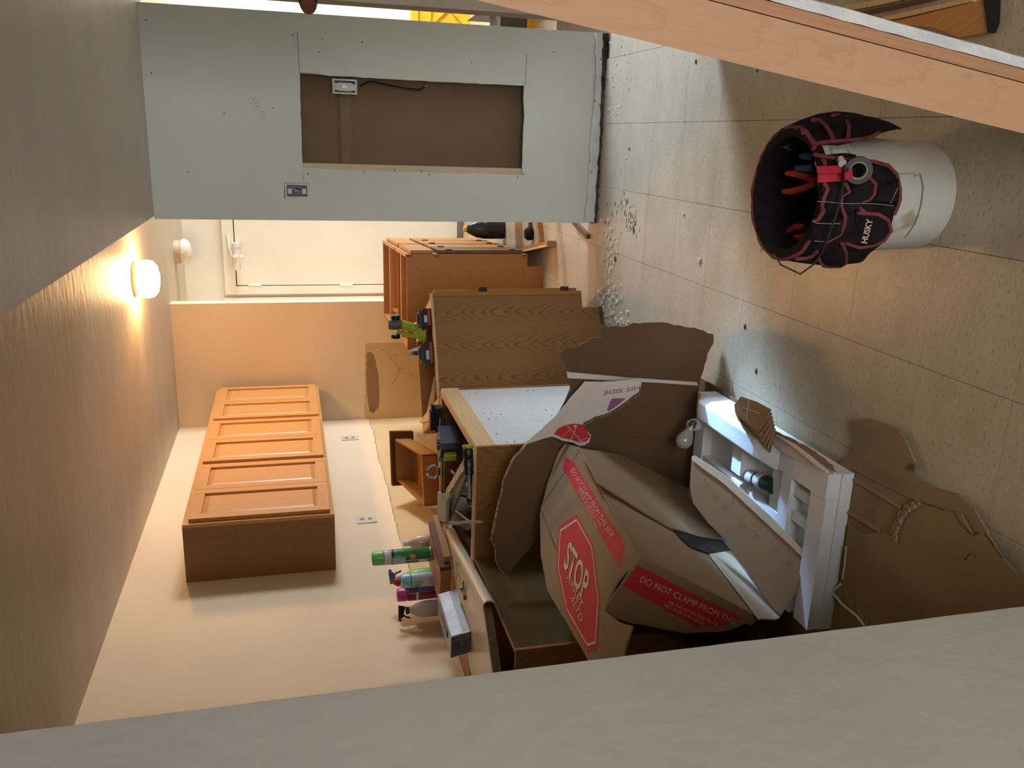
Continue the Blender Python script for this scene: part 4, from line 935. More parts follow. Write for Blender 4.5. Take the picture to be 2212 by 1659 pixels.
# small bottle in the foam pocket
p0, p1 = PZ(1622, 1031, 0.086), PZ(1671, 1050, 0.086); axb = (p1 - p0); Lb = axb.length; axb.normalize()
p0.z = p1.z = 0.086
t = thing('small_bottle', 'small bottle with dark green cap and white label lying in the foam', 'bottle', (p0 + p1) / 2 - Z * 0.028)
obj('bottle_body', lathe(nb(), p0, [(0, 0), (0.024, 0), (0.027, 0.003), (0.027, Lb * 0.58), (0.020, Lb * 0.64), (0, Lb * 0.64)], 24, ax=axb), plain('white bottle label', (206, 198, 190), 0.4), t, smooth=True)
obj('bottle_cap', lathe(nb(), p0, [(0, Lb * 0.645), (0.026, Lb * 0.645), (0.0268, Lb * 0.66), (0.0268, Lb * 0.98), (0.024, Lb), (0, Lb)], 24, ax=axb), plain('dark green cap', (14, 42, 30), 0.25), t, smooth=True)
obj('label_stripe', lathe(nb(), p0, [(0.0272, Lb * 0.30), (0.0275, Lb * 0.31), (0.0275, Lb * 0.36), (0.0272, Lb * 0.37)], 24, ax=axb, a0=0.3, a1=2.4), M_bpl, t)
# folded cardboard wad on the foam edge
t = thing('cardboard_wad', 'folded brown cardboard wad with corrugated edge showing, beside the foam', 'cardboard', PZ(1640, 900, 0.14))
for k in range(11):
    z_ = 0.200 - k * 0.0075; g_ = k / 10; w_ = 2.0 * (k % 2)
    px = [(1600 + 4 * g_, 857 + 8 * g_), (1632 + 10 * g_, 868 + 16 * g_), (1664 + 9 * g_ - w_, 885 + 42 * g_ - w_), (1655 + 14 * g_ - w_, 905 + 48 * g_), (1634 + 28 * g_ - w_, 930 + 48 * g_), (1606 + 20 * g_, 908 + 30 * g_), (1588 + 6 * g_, 892 + 16 * g_), (1586 + 2 * g_, 874 + 8 * g_)]
    sheet('layer', px, (lambda zz: (lambda x, y: PZ(x, y, zz)))(z_), (0, 0, -0.0045), M_card if k % 2 == 0 else M_cardE, t, 0.0006, 0.03, k)
b = nb(); tube(b, [PZ(1604, 880, 0.2005), PZ(1640, 893, 0.2005)], 0.0015, 4); tube(b, [PZ(1618, 862, 0.2005), PZ(1612, 905, 0.2005)], 0.0015, 4); obj('crease', b, M_cardL, t, join=True)
# pale torn strip behind the foam edge
t = thing('torn_strip', 'pinkish white torn cardboard strip between the foam tray and the floor', 'cardboard', PZ(1740, 975, 0.03))
fz = lambda x, y: PZ(x, y, 0.105)
sheet('strip', [(1676, 930), (1700, 944), (1745, 968), (1782, 990), (1804, 1015), (1803, 1024), (1786, 1012), (1750, 1002), (1720, 990), (1692, 975), (1678, 962)], lambda x, y: PZ(x, y, 0.112), (0, 0, 0.005), M_cardW, t, 0.002, 0.02, 43)
sheet('strip_side', [(1678, 932), (1745, 964), (1800, 1005), (1806, 1020), (1790, 1008), (1740, 980), (1690, 950)], lambda x, y: PZ(x, y, 0.119), (0, 0, 0.004), M_card, t, 0.002, 0.02, 44)
b = nb(); tube(b, [fz(1690, 940) + Z * .02, fz(1730, 962) + Z * .022, fz(1768, 992) + Z * .022, fz(1800, 1018) + Z * .02], [0.003, 0.006, 0.008, 0.006], 6); obj('rolled_rim', b, M_cardW, t, join=True)

# --- cardboard sheets flat on the floor
t = thing('floor_cardboard', 'large torn brown cardboard sheet lying on the tile floor near the grey wall', 'cardboard', PZ(2000, 1150, 0.0))
sheet('lower_sheet', [(1842, 908), (1868, 905), (1880, 912), (1896, 910), (1918, 922), (1940, 930), (1956, 950), (1970, 985), (1976, 1000), (1960, 1008), (1952, 1012), (1985, 1040), (2020, 1056), (2070, 1068), (2104, 1100), (2130, 1145), (2150, 1190), (2200, 1240), (2290, 1330), (2290, 1500), (1700, 1500), (1600, 1420), (1700, 1200), (1760, 1030), (1800, 1010), (1830, 990), (1846, 970), (1843, 930)], lambda x, y: PZ(x, y, 0.016 + 0.00004 * max(0, 1000 - y)), (0, 0, -0.006), M_card, t, 0.002, 0.02, 47)
sheet('upper_sheet', [(1933, 1167), (1915, 1152), (1860, 1150), (1832, 1134), (1828, 1170), (1824, 1200), (1818, 1258), (1795, 1284), (1830, 1312), (1866, 1350), (1900, 1420), (2290, 1420), (2290, 1335), (2212, 1262), (2165, 1205), (2130, 1152), (2120, 1150), (2102, 1158), (2075, 1110), (2040, 1100), (2010, 1090), (1985, 1083), (1960, 1098), (1944, 1120)], lambda x, y: PZ(x, y, 0.026), (0, 0, -0.005), M_card, t, 0.0025, 0.02, 53)
b = nb(); e_ = [(1933, 1167), (1930, 1150), (1940, 1128), (1946, 1112), (1962, 1096), (1986, 1082)]
r_ = random.Random(9)
for (x0, y0), (x1, y1) in zip(e_, e_[1:]):
    for k in range(7):
        f_ = k / 7; x, y = x0 + (x1 - x0) * f_, y0 + (y1 - y0) * f_
        tube(b, [PZ(x - 4, y - 4, 0.022), PZ(x + 5 + r_.uniform(-2, 2), y + 5, 0.030)], r_.uniform(0.0025, 0.005), 5)
obj('shredded_edge', b, M_cardE, t, kind='stuff')
b = nb()
for st, rr in ((((1816, 1262), (1798, 1280), (1820, 1306), (1850, 1330), (1868, 1352)), 0.0045), (((1828, 1180), (1824, 1225), (1820, 1250)), 0.0025)):
    tube(b, [PZ(x, y, 0.03) for x, y in st], rr, 5)
obj('white_torn_rim', b, M_cardW, t)
b = nb()
for st, rr in ((((1808, 1014), (1860, 1045), (1950, 1098)), 0.007), (((1796, 1086), (1840, 1110), (1900, 1146)), 0.008), (((1840, 1010), (1900, 1042), (1985, 1082)), 0.004), (((1800, 1098), (1846, 1128), (1868, 1140)), 0.003)):
    tube(b, [PZ(x, y, 0.0165) for x, y in st], rr, 6)
obj('fold_ridge', b, M_card, t)
b = nb()
for st in (((2061, 1105), (2075, 1130), (2102, 1158)), ((2128, 1152), (2140, 1168), (2165, 1205)), ((2096, 1195), (2084, 1208)), ((2104, 1196), (2106, 1204)), ((1990, 1086), (2020, 1094), (2040, 1102))):
    tube(b, [PZ(x, y, 0.0262) for x, y in st], 0.0016, 4)
obj('tear_crack', b, M_dirt, t)
b = nb()
for k in range(14):
    tube(b, [PZ(1822 + k * 3, 1272 + k * 5, 0.027), PZ(1845 + k * 4, 1300 + k * 6, 0.0275)], 0.0012, 4)
obj('exposed_fluting', b, M_cardE, t, join=True)
sheet('small_scrap', [(1963, 1004), (1972, 1000), (1978, 1008), (1975, 1018), (1966, 1014)], lambda x, y: PZ(x, y, 0.014), (0, 0, 0.004), M_card2, t, 0.0)
# dark slatted rack in the shade behind the stop carton
t = thing('slatted_rack', 'dark slatted rack on the floor in the shade beside the stop carton', 'rack', (-1.72, 2.1, 0.0))
for k in range(5):
    b = nb(); box(b, -1.86 + k * 0.075, -1.82 + k * 0.075, 1.85, 2.33, 0.05, 0.062); obj('slat', b, M_darkoak, t)
for y_ in (1.88, 2.27):
    b = nb(); box(b, -1.87, -1.49, y_, y_ + 0.03, 0.0, 0.049); obj('runner', b, M_darkoak, t)

# ================================================================ TOOL BUCKET
BC = V3((-0.108, 1.885, 0.0))
def bAng(a, r, z): return BC + V3((math.cos(a) * r, math.sin(a) * r, z))
def PC(x, y, r):
    """point of the view ray on the upright cylinder of radius r about the bucket"""
    d = ray(x, y); ox, oy = CP.x - BC.x, CP.y - BC.y
    a = d.x * d.x + d.y * d.y; b_ = 2 * (ox * d.x + oy * d.y); c = ox * ox + oy * oy - r * r
    D = b_ * b_ - 4 * a * c
    tt = (-b_ - math.sqrt(D)) / (2 * a) if D > 0 else -b_ / (2 * a)
    p = CP + d * tt
    if D <= 0:
        q = V3((p.x - BC.x, p.y - BC.y, 0)).normalized() * r; p = V3((BC.x + q.x, BC.y + q.y, p.z))
    return p
def zb5(x, y): return (1580 + x / 4.254, 220 + y / 4.254)
t = thing('tool_bucket', 'white plastic bucket wearing a black tool organiser with red binding', 'bucket', BC)
prof = [(0, 0.004), (0.118, 0.004), (0.122, 0.0), (0.128, 0.0), (0.131, 0.006), (0.143, 0.285), (0.149, 0.287), (0.149, 0.292), (0.144, 0.294), (0.145, 0.312), (0.151, 0.314), (0.151, 0.319), (0.146, 0.321), (0.147, 0.345), (0.153, 0.348), (0.154, 0.362), (0.150, 0.366), (0.146, 0.362), (0.138, 0.30), (0.126, 0.012), (0, 0.012)]
obj('bucket_shell', lathe(nb(), BC, prof, 64), M_bucket, t, smooth=True)
ear = PC(*zb5(1000, 500), 0.158)
b = nb(); n_ = V3((ear.x - BC.x, ear.y - BC.y, 0)).normalized(); tg = Z.cross(n_)
hexa(b, [ear - n_ * .012 - tg * .02 - Z * .022, ear + n_ * .004 - tg * .017 - Z * .018, ear + n_ * .004 + tg * .017 - Z * .018, ear - n_ * .012 + tg * .02 - Z * .022, ear - n_ * .012 - tg * .02 + Z * .022, ear + n_ * .004 - tg * .017 + Z * .018, ear + n_ * .004 + tg * .017 + Z * .018, ear - n_ * .012 + tg * .02 + Z * .022])
obj('handle_ear', bevel(b, 0.003), M_bucket, t)
# black cloth over the rim: inner lining and two outer skirts
RI = 0.139
def arc_cloth(a0, a1, n, zt_f, zb_f, r_f, th=0.004):
    b = nb(); cols = []
    for k in range(n + 1):
        a = a0 + (a1 - a0) * k / n; z1, z0 = zt_f(a), zb_f(a); c = []
        for m in range(7):
            f_ = m / 6; z = z1 + (z0 - z1) * f_
            c.append(b.verts.new(bAng(a, r_f(a, f_), z)))
        cols.append(c)
    for A, B in zip(cols, cols[1:]):
        for m in range(6): b.faces.new((A[m], A[m + 1], B[m + 1], B[m]))
    bmesh.ops.recalc_face_normals(b, faces=b.faces[:])
    r = bmesh.ops.solidify(b, geom=b.faces[:], thickness=th)
    return b
def interp(tab, a):
    if a <= tab[0][0]: return tab[0][1]
    for (a0, v0), (a1, v1) in zip(tab, tab[1:]):
        if a <= a1: return v0 + (v1 - v0) * (a - a0) / (a1 - a0)
    return tab[-1][1]
rad = math.radians
obj('lining', arc_cloth(0, 2 * math.pi - 0.001, 72, lambda a: 0.372 + 0.003 * math.sin(9 * a), lambda a: 0.06, lambda a, f_: 0.1375 - 0.012 * f_ + 0.001 * math.sin(11 * a), 0.002), M_black, t, smooth=True, join=True)
rc = nb(); lathe(rc, BC, [(0.133, 0.370), (0.133, 0.379), (0.160, 0.379), (0.160, 0.370), (0.133, 0.370)], 64)
obj('rim_cloth', rc, M_black, t, smooth=True, join=True)
pg = PC(*zb5(760, 490), 0.156); ag = math.atan2(pg.y - BC.y, pg.x - BC.x)           # edge of the main skirt
pg2 = PC(*zb5(770, 400), 0.156); ag2 = math.atan2(pg2.y - BC.y, pg2.x - BC.x)       # edge of the other skirt
bot = []
for q in ((990, 525), (1160, 530), (1300, 545), (1440, 585), (1520, 670), (1548, 800), (1545, 920), (1500, 1030), (1460, 1150), (1430, 1240), (1340, 1330), (1270, 1400), (1200, 1460)):
    p = PC(*zb5(*q), 0.164); bot.append((math.atan2(p.y - BC.y, p.x - BC.x), p.z))
bot.sort()
bot = [(bot[0][0] - rad(30), bot[0][1] + 0.01), (bot[0][0] - rad(12), bot[0][1])] + bot
aL = ag - rad(228)
obj('main_skirt', arc_cloth(aL, ag, 60, lambda a: 0.374 + 0.002 * math.sin(13 * a), lambda a: interp(bot, a) if a > bot[0][0] else 0.20 + 0.01 * math.sin(6 * a), lambda a, f_: 0.158 + 0.012 * math.sin(math.pi * f_ * 0.8) + 0.003 * math.sin(8 * a), 0.003), M_black, t, smooth=True, join=True)
bt2 = []
for q in ((800, 400), (900, 370), (1150, 365), (1300, 330)):
    p = PC(*zb5(*q), 0.16); bt2.append((math.atan2(p.y - BC.y, p.x - BC.x), p.z))
obj('side_skirt', arc_cloth(ag2 + 0.02, ag2 + rad(115), 40, lambda a: 0.374 + 0.002 * math.sin(13 * a), lambda a: 0.35 - 0.22 * min(1, max(0.0, (a - ag2) / rad(24))) ** 0.6 + 0.01 * math.sin(7 * a) + max(0, a - ag2 - rad(60)) * 0.09, lambda a, f_: 0.158 + 0.036 * math.sin(math.pi * min(1, f_ * 0.9)) * min(1, (a - ag2) / rad(22)) + 0.004 * math.sin(10 * a), 0.003), M_black, t, smooth=True, join=True)
# pocket panels, puffed out a little
def pocket(pxs, r, name='pocket'):
    pts = [PC(*zb5(*q), r) for q in pxs]
    cen = sum(pts, V3((0, 0, 0))) / len(pts); nn = V3((cen.x - BC.x, cen.y - BC.y, 0)).normalized()
    b = nb(); ring_ = [b.verts.new(p) for p in pts]; ring2 = [b.verts.new(cen.lerp(p, 0.72) + nn * 0.012) for p in pts]
    rb3 = [b.verts.new(p - nn * 0.006) for p in pts]
    n_ = len(pts)
    for k in range(n_):
        b.faces.new((ring_[k], ring_[(k + 1) % n_], ring2[(k + 1) % n_], ring2[k])); b.faces.new((rb3[k], rb3[(k + 1) % n_], ring_[(k + 1) % n_], ring_[k]))
    b.faces.new(ring2); bmesh.ops.recalc_face_normals(b, faces=b.faces[:])
    return obj(name, b, M_black, t, smooth=True, join=True)
pocket(((850, 745), (885, 800), (850, 880), (850, 1000), (800, 1080), (1000, 1040), (1005, 960), (1010, 870), (1080, 830), (1045, 745)), 0.168)
pocket(((1060, 760), (1085, 830), (1015, 880), (1010, 950), (1045, 1050), (1150, 1000), (1180, 930), (1265, 900), (1310, 850), (1320, 760), (1270, 700)), 0.170)
pocket(((800, 1090), (1040, 1060), (1030, 1180), (960, 1250), (880, 1285), (700, 1270), (740, 1200)), 0.168)
pocket(((1330, 760), (1540, 700), (1545, 850), (1520, 950), (1190, 925), (1270, 900), (1315, 850)), 0.170)
pocket(((1020, 1300), (1050, 1380), (1050, 1480), (1000, 1530), (880, 1540), (800, 1450), (860, 1330)), 0.170)
fl = pocket(((1158, 1025), (1340, 1030), (1430, 1080), (1462, 1170), (1400, 1270), (1300, 1318), (1180, 1332), (1060, 1300)), 0.172, 'flap_pocket')
tr_ = [((755, 485), (900, 510), (1050, 530), (1200, 538), (1300, 548), (1440, 585), (1520, 665), (1548, 800), (1548, 900), (1530, 960), (1495, 1040)),
       ((850, 745), (888, 800), (852, 880), (830, 960), (850, 1000), (800, 1080), (755, 1100)), ((1045, 740), (1085, 830), (1012, 870), (1005, 950), (1045, 1050), (1040, 1120), (1000, 1220), (880, 1285)),
       ((1270, 700), (1325, 760), (1310, 850), (1270, 900), (1170, 930), (1180, 980), (1220, 1010)), ((1155, 1020), (1350, 1035), (1440, 1085), (1470, 1180), (1400, 1280), (1300, 1320), (1180, 1340), (1050, 1300)),
       ((1015, 1300), (1050, 1380), (1055, 1480), (1000, 1530), (900, 1552), (850, 1510), (805, 1450)), ((790, 1370), (740, 1420), (680, 1440), (590, 1445))]
for k, q in enumerate(tr_):
    obj('binding', tube(nb(), [PC(*zb5(*p), 0.176 if k else 0.168) for p in q], 0.0045, 6), M_trim, t, smooth=True)
b = nb(); tube(b, [bAng(ag + (aL - ag) * k / 40, 0.158, 0.377 + 0.002 * math.sin(13 * (ag + (aL - ag) * k / 40))) for k in range(41)], 0.0048, 6); obj('rim_binding', b, M_trim, t, smooth=True)
b = nb(); tube(b, [bAng(ag2 + rad(4) + rad(155) * k / 30, 0.156, 0.377 + 0.002 * math.sin(5 * k)) for k in range(31)], 0.0042, 6); obj('rim_binding', b, M_trim, t, smooth=True)
for q in (((750, 440), (775, 385), (870, 368), (1000, 358), (1150, 348), (1240, 335), (1300, 318), (1355, 282)), ((665, 255), (720, 330), (765, 400)), ((740, 165), (810, 165), (870, 220), (920, 300), (935, 345)), ((930, 125), (990, 112), (1040, 125), (1055, 180), (1080, 230), (1068, 340)), ((590, 240), (640, 230), (660, 290))):
    obj('binding', tube(nb(), [PC(*zb5(*p), 0.186) for p in q], 0.0045, 6), M_trim, t, smooth=True)
b = nb()
for q in (((790, 915), (900, 920), (1010, 935), (1150, 935), (1300, 935), (1490, 955)), ((740, 1095), (780, 1115), (880, 1120), (1000, 1120)), ((760, 1280), (850, 1285)), ((1460, 935), (1530, 790))):
    tube(b, [PC(*zb5(*p), 0.181) for p in q], 0.0011, 4)
obj('stitching', b, plain('grey thread', (140, 130, 130), 0.8), t, join=True)
obj('lettering', text_bm('HUSKY', PC(*zb5(1243, 1300), 0.189), PC(*zb5(1297, 1080), 0.189), PC(*zb5(1190, 1292), 0.189), bold=0.03), M_letter, t, join=True)
# webbing strap and tape roll
def strip(px, r, th=0.003):
    b = nb(); poly(b, [PC(*zb5(*q), r) for q in px], (0, -th, 0)); return b
obj('webbing_strap', strip(((775, 592), (1010, 585), (1014, 655), (790, 660)), 0.182), M_strap, t, join=True)
obj('webbing_strap', strip(((790, 664), (1014, 659), (1004, 728), (790, 742)), 0.180), M_strap, t, join=True)
tp_ = PC(*zb5(1165, 628), 0.205); n_ = V3((-0.10, -0.86, 0.5)).normalized()
tt_ = thing('tape_roll', 'roll of black electrical tape hanging by the red strap on the bucket', 'tape', tp_)
obj('tape', lathe(nb(), tp_, [(0.019, -0.009), (0.0295, -0.009), (0.0295, 0.009), (0.019, 0.009), (0.019, -0.009)], 32, ax=n_), M_bpl, tt_, smooth=True, join=True)
obj('core', lathe(nb(), tp_, [(0.0170, -0.0095), (0.0188, -0.0095), (0.0188, 0.0095), (0.0170, 0.0095), (0.0170, -0.0095)], 32, ax=n_), M_cardL, tt_, smooth=True, join=True)
b = nb(); q0 = PC(*zb5(1030, 690), 0.190); q1 = tp_ - n_ * 0.0; 
pts = [PY(*zb5(1040, 655), tp_.y - 0.02), PY(*zb5(1110, 612), tp_.y - 0.018), PY(*zb5(1116, 698), tp_.y - 0.018), PY(*zb5(1046, 722), tp_.y - 0.02)]
poly(b, pts, (0, 0.003, 0)); obj('strap_end', b, M_strap, t, join=True)
# wire bail
hw = [(1030, 570), (1036, 700), (1015, 850), (970, 1020), (900, 1220), (840, 1380), (760, 1490), (632, 1582)]
pp = [PC(*zb5(*q), 0.192 + 0.004 * k) for k, q in enumerate(hw)]
pe = PC(*zb5(450, 1495), 0.20)
obj('wire_handle', tube(nb(), pp + [pp[-1] + (pe - pp[-1]) * 0.5, pe, pe + V3((0.02, 0.03, 0.0))], 0.0022, 6), M_wire, t, smooth=True)
obj('handle_sleeve', lathe(nb(), PC(*zb5(1000, 520), 0.186), [(0, 0), (0.007, 0), (0.007, 0.016), (0.009, 0.017), (0.009, 0.02), (0, 0.02)], 14, ax=(PC(*zb5(1030, 570), 0.192) - PC(*zb5(1000, 500), 0.178))), M_bucket, t, smooth=True)
obj('moulded_outline', tube(nb(), [PC(*zb5(*q), 0.1405) for q in ((1560, 660), (1680, 660), (1695, 685), (1735, 656), (1765, 780), (1745, 950), (1690, 1120), (1600, 1250))], 0.0012, 4), plain('stained plastic ridge', (160, 150, 136), 0.5), t)
# tools standing inside
def inside(x, y, z=0.30): return PZ(*zb5(x, y), z)
def plier(label, pa, m, name='pliers'):
    th_ = thing(name, label, 'tool', (pa[0][-1][0], pa[0][-1][1], 0.02))
    for q in pa:
        p1 = V3(q[0]); p2 = V3(q[-1]); 
        obj('handle', tube(nb(), [V3(p) for p in q], [0.006, 0.0095, 0.0095, 0.008][:len(q)], 8), m, th_, smooth=True)
    j = V3(pa[0][-1]); k = V3(pa[-1][-1]); c = (j + k) / 2
    obj('jaw', tube(nb(), [c - Z * 0.012, c - Z * 0.05, c - Z * 0.10], [0.012, 0.011, 0.005], 8), M_steel, th_, smooth=True)
plier('red handled pliers standing open inside the black lined bucket', [[inside(505, 655, 0.345), inside(600, 662, 0.335), inside(700, 690, 0.32), inside(775, 715, 0.30)], [inside(475, 825, 0.345), inside(560, 822, 0.335), inside(650, 800, 0.32), inside(765, 752, 0.30)]], M_rplast)
plier('blue handled pliers beside the red pliers in the bucket', [[inside(630, 498, 0.34), inside(690, 500, 0.33), inside(745, 505, 0.32)], [inside(595, 605, 0.34), inside(680, 612, 0.33), inside(755, 600, 0.32)]], M_blplast)
plier('small red pliers low on the near side inside the bucket', [[inside(515, 1190, 0.31), inside(590, 1150, 0.30), inside(670, 1150, 0.29)], [inside(570, 1240, 0.30), inside(620, 1250, 0.29), inside(680, 1230, 0.28)]], M_rplast)
b = nb(); r_ = random.Random(4)
for k in range(11):
    p = PC(*zb5(400 + k * 12, 440 - k * 3), 0.128) if False else PZ(*zb5(395 + k * 12, 445 - k * 3), 0.345); tube(b, [p + Z * r_.uniform(0.004, 0.012), p - Z * r_.uniform(0.006, 0.018) + V3((r_.uniform(-.008, .008), -0.004, 0))], 0.0009, 4)
obj('frayed_thread', b, plain('pale thread', (150, 144, 140), 0.9), t, join=True)

# ================================================================ LEANING LUMBER AT THE RIGHT
dU = V3((0.155, 0.029, 0.988)).normalized()
dep = 1.42
def lum(x, y): 
    return CP + ray(x, y) / F * dep
pA = lum(1800, 188); side = (lum(1800, 70) - pA); side = (side - dU * side.dot(dU)); wA = side.length; side.normalize()
depth = (pA - CP) - dU * (pA - CP).dot(dU); depth = (depth.normalized() + side * 0.12).normalized()
k0 = -(pA.z) / dU.z + 0.03; k1 = (ZS - 0.03 - pA.z) / dU.z
def lumber(b, u0, u1, w0, w1): return para(b, pA + dU * k0 + side * u0 + depth * w0, dU * (k1 - k0), side * (u1 - u0), depth * (w1 - w0))
t = thing('leaning_lumber', 'pale lumber post with broken drywall edge leaning beside the grey wall', 'lumber', pA + dU * (k0))
u2 = (lum(1800, 40) - pA).dot(side); u3 = (lum(1800, 12) - pA).dot(side)
obj('main_board', bevel(lumber(nb(), 0, wA - 0.0015, 0, 0.035), 0.002), M_studw, t)
obj('narrow_board', bevel(lumber(nb(), wA + 0.0005, u2, 0.003, 0.035), 0.0015), M_studw2, t)
b = nb(); n = 60; rnd = random.Random(12); L_ = k1 - k0
ringA = []
for k in range(n + 1):
    ringA.append(pA + dU * (k0 + L_ * k / n) + side * (u2 + 0.0004 + rnd.uniform(0, 0.0022)) + depth * 0.001)
for k in range(n, -1, -1):
    ringA.append(pA + dU * (k0 + L_ * k / n) + side * (u3 + rnd.uniform(-0.001, 0.001)) + depth * 0.001)
poly(b, ringA, depth * 0.05); obj('drywall_edge', b, M_plasteredge, t, join=True)
b = nb(); q = lum(1656, 5)
pts = [lum(1648, -6), lum(1662, 0), lum(1674, 8), lum(1682, 14), lum(1690, 14), lum(1684, 25), lum(1672, 16), lum(1660, 8)]
poly(b, [p - depth * 0.004 for p in pts], depth * 0.003); obj('torn_paper', b, M_plasteredge, t, join=True)
# hook on the stub wall
t = thing('wall_hook', 'small dark brown knob with black collar on the stub wall edge', 'knob', PY(665, 6, 2.96))
kp_ = PY(665, -4, 2.995)
obj('collar', lathe(nb(), kp_ , [(0, 0.0), (0.03, 0.0), (0.03, 0.02), (0.024, 0.034), (0, 0.034)], 20, ax=(-0.6, -0.8, 0)), M_bpl, t, smooth=True)
obj('knob', lathe(nb(), kp_ + V3((-0.6, -0.8, 0)) * 0.0345, [(0, 0), (0.02, 0), (0.026, 0.008), (0.022, 0.022), (0, 0.027)], 20, ax=(-0.6, -0.8, 0)), plain('brown knob', (120, 70, 50), 0.4), t, smooth=True)
# boards on the floor beyond the lumber
def floorboard(name, lb, px, z, th, m, cat='board', **k):
    return obj(name, poly(nb(), [PZ(x, y, z) for x, y in px], (0, 0, th)), m, None, label=lb, cat=cat, join=True, **k)
t = thing('floor_board', 'orange brown board with a black end lying beyond the leaning lumber', 'board', PZ(2050, 50, 0))
obj('board', poly(nb(), [PZ(x, y, 0.001) for x, y in ((1925, 52), (2140, 0), (2150, 70), (2085, 82), (2030, 60))], (0, 0, 0.018)), wood('worn orange board', (196, 134, 70), (150, 92, 44), g=V3((0.4, -0.9, 0)).normalized(), h=V3((0.9, 0.4, 0)).normalized(), line=0.3), t, join=True)
obj('board_end', poly(nb(), [PZ(x, y, 0.001) for x, y in ((2141, 0), (2162, 0), (2160, 48), (2151, 72))], (0, 0, 0.022)), M_bpl, t, join=True)
for k, (px, m) in enumerate(((((1780, 22), (1900, 0), (1990, -20), (1985, -6), (1895, 14), (1800, 30)), M_pinex), (((1850, 30), (1960, 6), (2040, -12), (2035, -2), (1940, 20), (1862, 36)), M_darkoak), (((1885, 44), (1965, 26), (2110, -6), (2110, 4), (1970, 36), (1895, 50)), M_pinex))):
    floorboard('wood_strip', ('pale trim strip farthest from the lumber on the floor', 'dark brown trim strip between two pale ones on the floor', 'pale trim strip touching the orange brown board')[k], px, 0.001, 0.012, m, cat='trim')

# ================================================================ THINGS IN THE BACK
# dark jug
jb = V3((-0.655, 6.22, 0.0))
t = thing('black_jug', 'black plastic jug with a yellow cap standing behind the far cabinet', 'jug', jb)
obj('jug_body', lathe(nb(), jb, [(0, 0), (0.066, 0), (0.072, 0.01), (0.072, 0.15), (0.062, 0.21), (0.035, 0.27), (0.022, 0.285), (0, 0.286)], 24, sy=0.7), M_bpl, t, smooth=True)
obj('jug_cap', lathe(nb(), jb + Z * 0.2865, [(0, 0), (0.022, 0), (0.022, 0.02), (0, 0.022)], 16), plain('yellow cap', (214, 160, 40), 0.4), t, smooth=True)
pb = PZ(1125, 478, 0.0)
t = thing('white_pail', 'white pail partly hidden by the grey wall near the black jug', 'pail', pb)
obj('pail_body', lathe(nb(), pb + V3((0.10, 0.1, 0)), [(0, 0.0), (0.09, 0.0), (0.115, 0.22), (0.122, 0.222), (0.122, 0.235), (0.11, 0.235), (0.086, 0.008), (0, 0.008)], 28), M_bucket, t, smooth=True)
t = thing('leaning_board', 'dark red brown board standing upright at the grey wall edge', 'board', PZ(1045, 478, 0.0))
b = nb(); pa = PY(918, 480, 4.9); pz_ = PY(1045, 480, 4.9); box(b, -0.475, -0.40, 4.9, 4.92, 0.0, pa.z); obj('board', bevel(b, 0.003), M_darkoak, t)
b = nb(); box(b, -0.45, -0.41, 4.88, 4.8995, 0.002, pa.z - 0.03); obj('batten', b, M_oakz2, t)
# planks by cabinet A
def plank(name, lb, a, b2, wv, th, m, cat='board', z=0.0):
    bm_ = nb(); pa, pb2 = PZ(*a, z), PZ(*b2, z); d_ = (pb2 - pa); n2 = V3((-d_.y, d_.x, 0)).normalized() * wv
    para(bm_, pa, d_, n2, (0, 0, th)); return obj(name, bm_, m, None, label=lb, cat=cat, join=True)
plank('loose_stick', 'short round brown stick on the kitchen floor by the grey wall end', (1243, 484), (1274, 516), 0.025, 0.02, M_darkoak)
plank('loose_plank', 'brown plank lying across the floor beside the black jug', (1166, 480), (1172, 530), 0.05, 0.03, M_oakz2)
plank('loose_plank', 'dark plank lying on the floor just below the white pail', (1146, 474), (1149, 512), 0.035, 0.02, M_darkoak)
b = nb(); pl = [PZ(1128, 549, 0.0), PZ(1201, 533, 0.0)]
t = thing('broken_panel', 'splintered thin oak panel lying against the far cabinet foot', 'board', (pl[0] + pl[1]) / 2)
d_ = pl[1] - pl[0]; n2 = V3((-d_.y, d_.x, 0)).normalized()
obj('panel', bevel(para(nb(), pl[0] + Z * 0.004, d_, n2 * 0.035, (0, 0, 0.05)), 0.004), M_oakz2, t)
obj('splintered_edge', para(nb(), pl[0] + Z * 0.055, d_ * 1.0, n2 * 0.012, (0, 0, 0.012)), M_pine, t)
b = nb(); lathe(b, PZ(1150, 505, 0), [(0, 0), (0.04, 0), (0.045, 0.03), (0.03, 0.05), (0, 0.05)], 12); obj('black_pouch', b, M_black, None, label='small black pouch on the floor between the jug and the broken panel', cat='pouch', join=True)
# crate with lattice beyond the wall, dark ramp
t = thing('yellow_crate', 'low yellow panel with diamond lattice in the room beyond the grey wall', 'panel', (1.2, 7.65, 0))
zy = 0.50; xl_, xr_ = 0.86, 1.9
obj('back_board', box(nb(), xl_, xr_, 7.66, 7.68, 0.0, zy), M_yellow, t)
b = nb(); box(b, xl_, xr_, 7.645, 7.6595, 0.0, 0.03); box(b, xl_, xr_, 7.645, 7.6595, zy - 0.06, zy); box(b, xl_, xr_, 7.645, 7.6595, zy - 0.17, zy - 0.15); obj('frame_rail', b, M_yellow, t)
for k in range(7):
    b = nb(); x = xl_ + 0.02 + k * 0.14
    s_ = 0.14 if k % 2 == 0 else -0.14
    x_a = x if s_ > 0 else x + 0.14
    para(b, (x_a, 7.650, 0.03), (s_, 0, 0.15), (0.018, 0, 0), (0, 0.0095, 0)); para(b, (x_a + s_, 7.650, 0.18), (-s_, 0, 0.15), (0.018, 0, 0), (0, 0.0095, 0)); obj('lattice_slat', b, M_yellow, t)
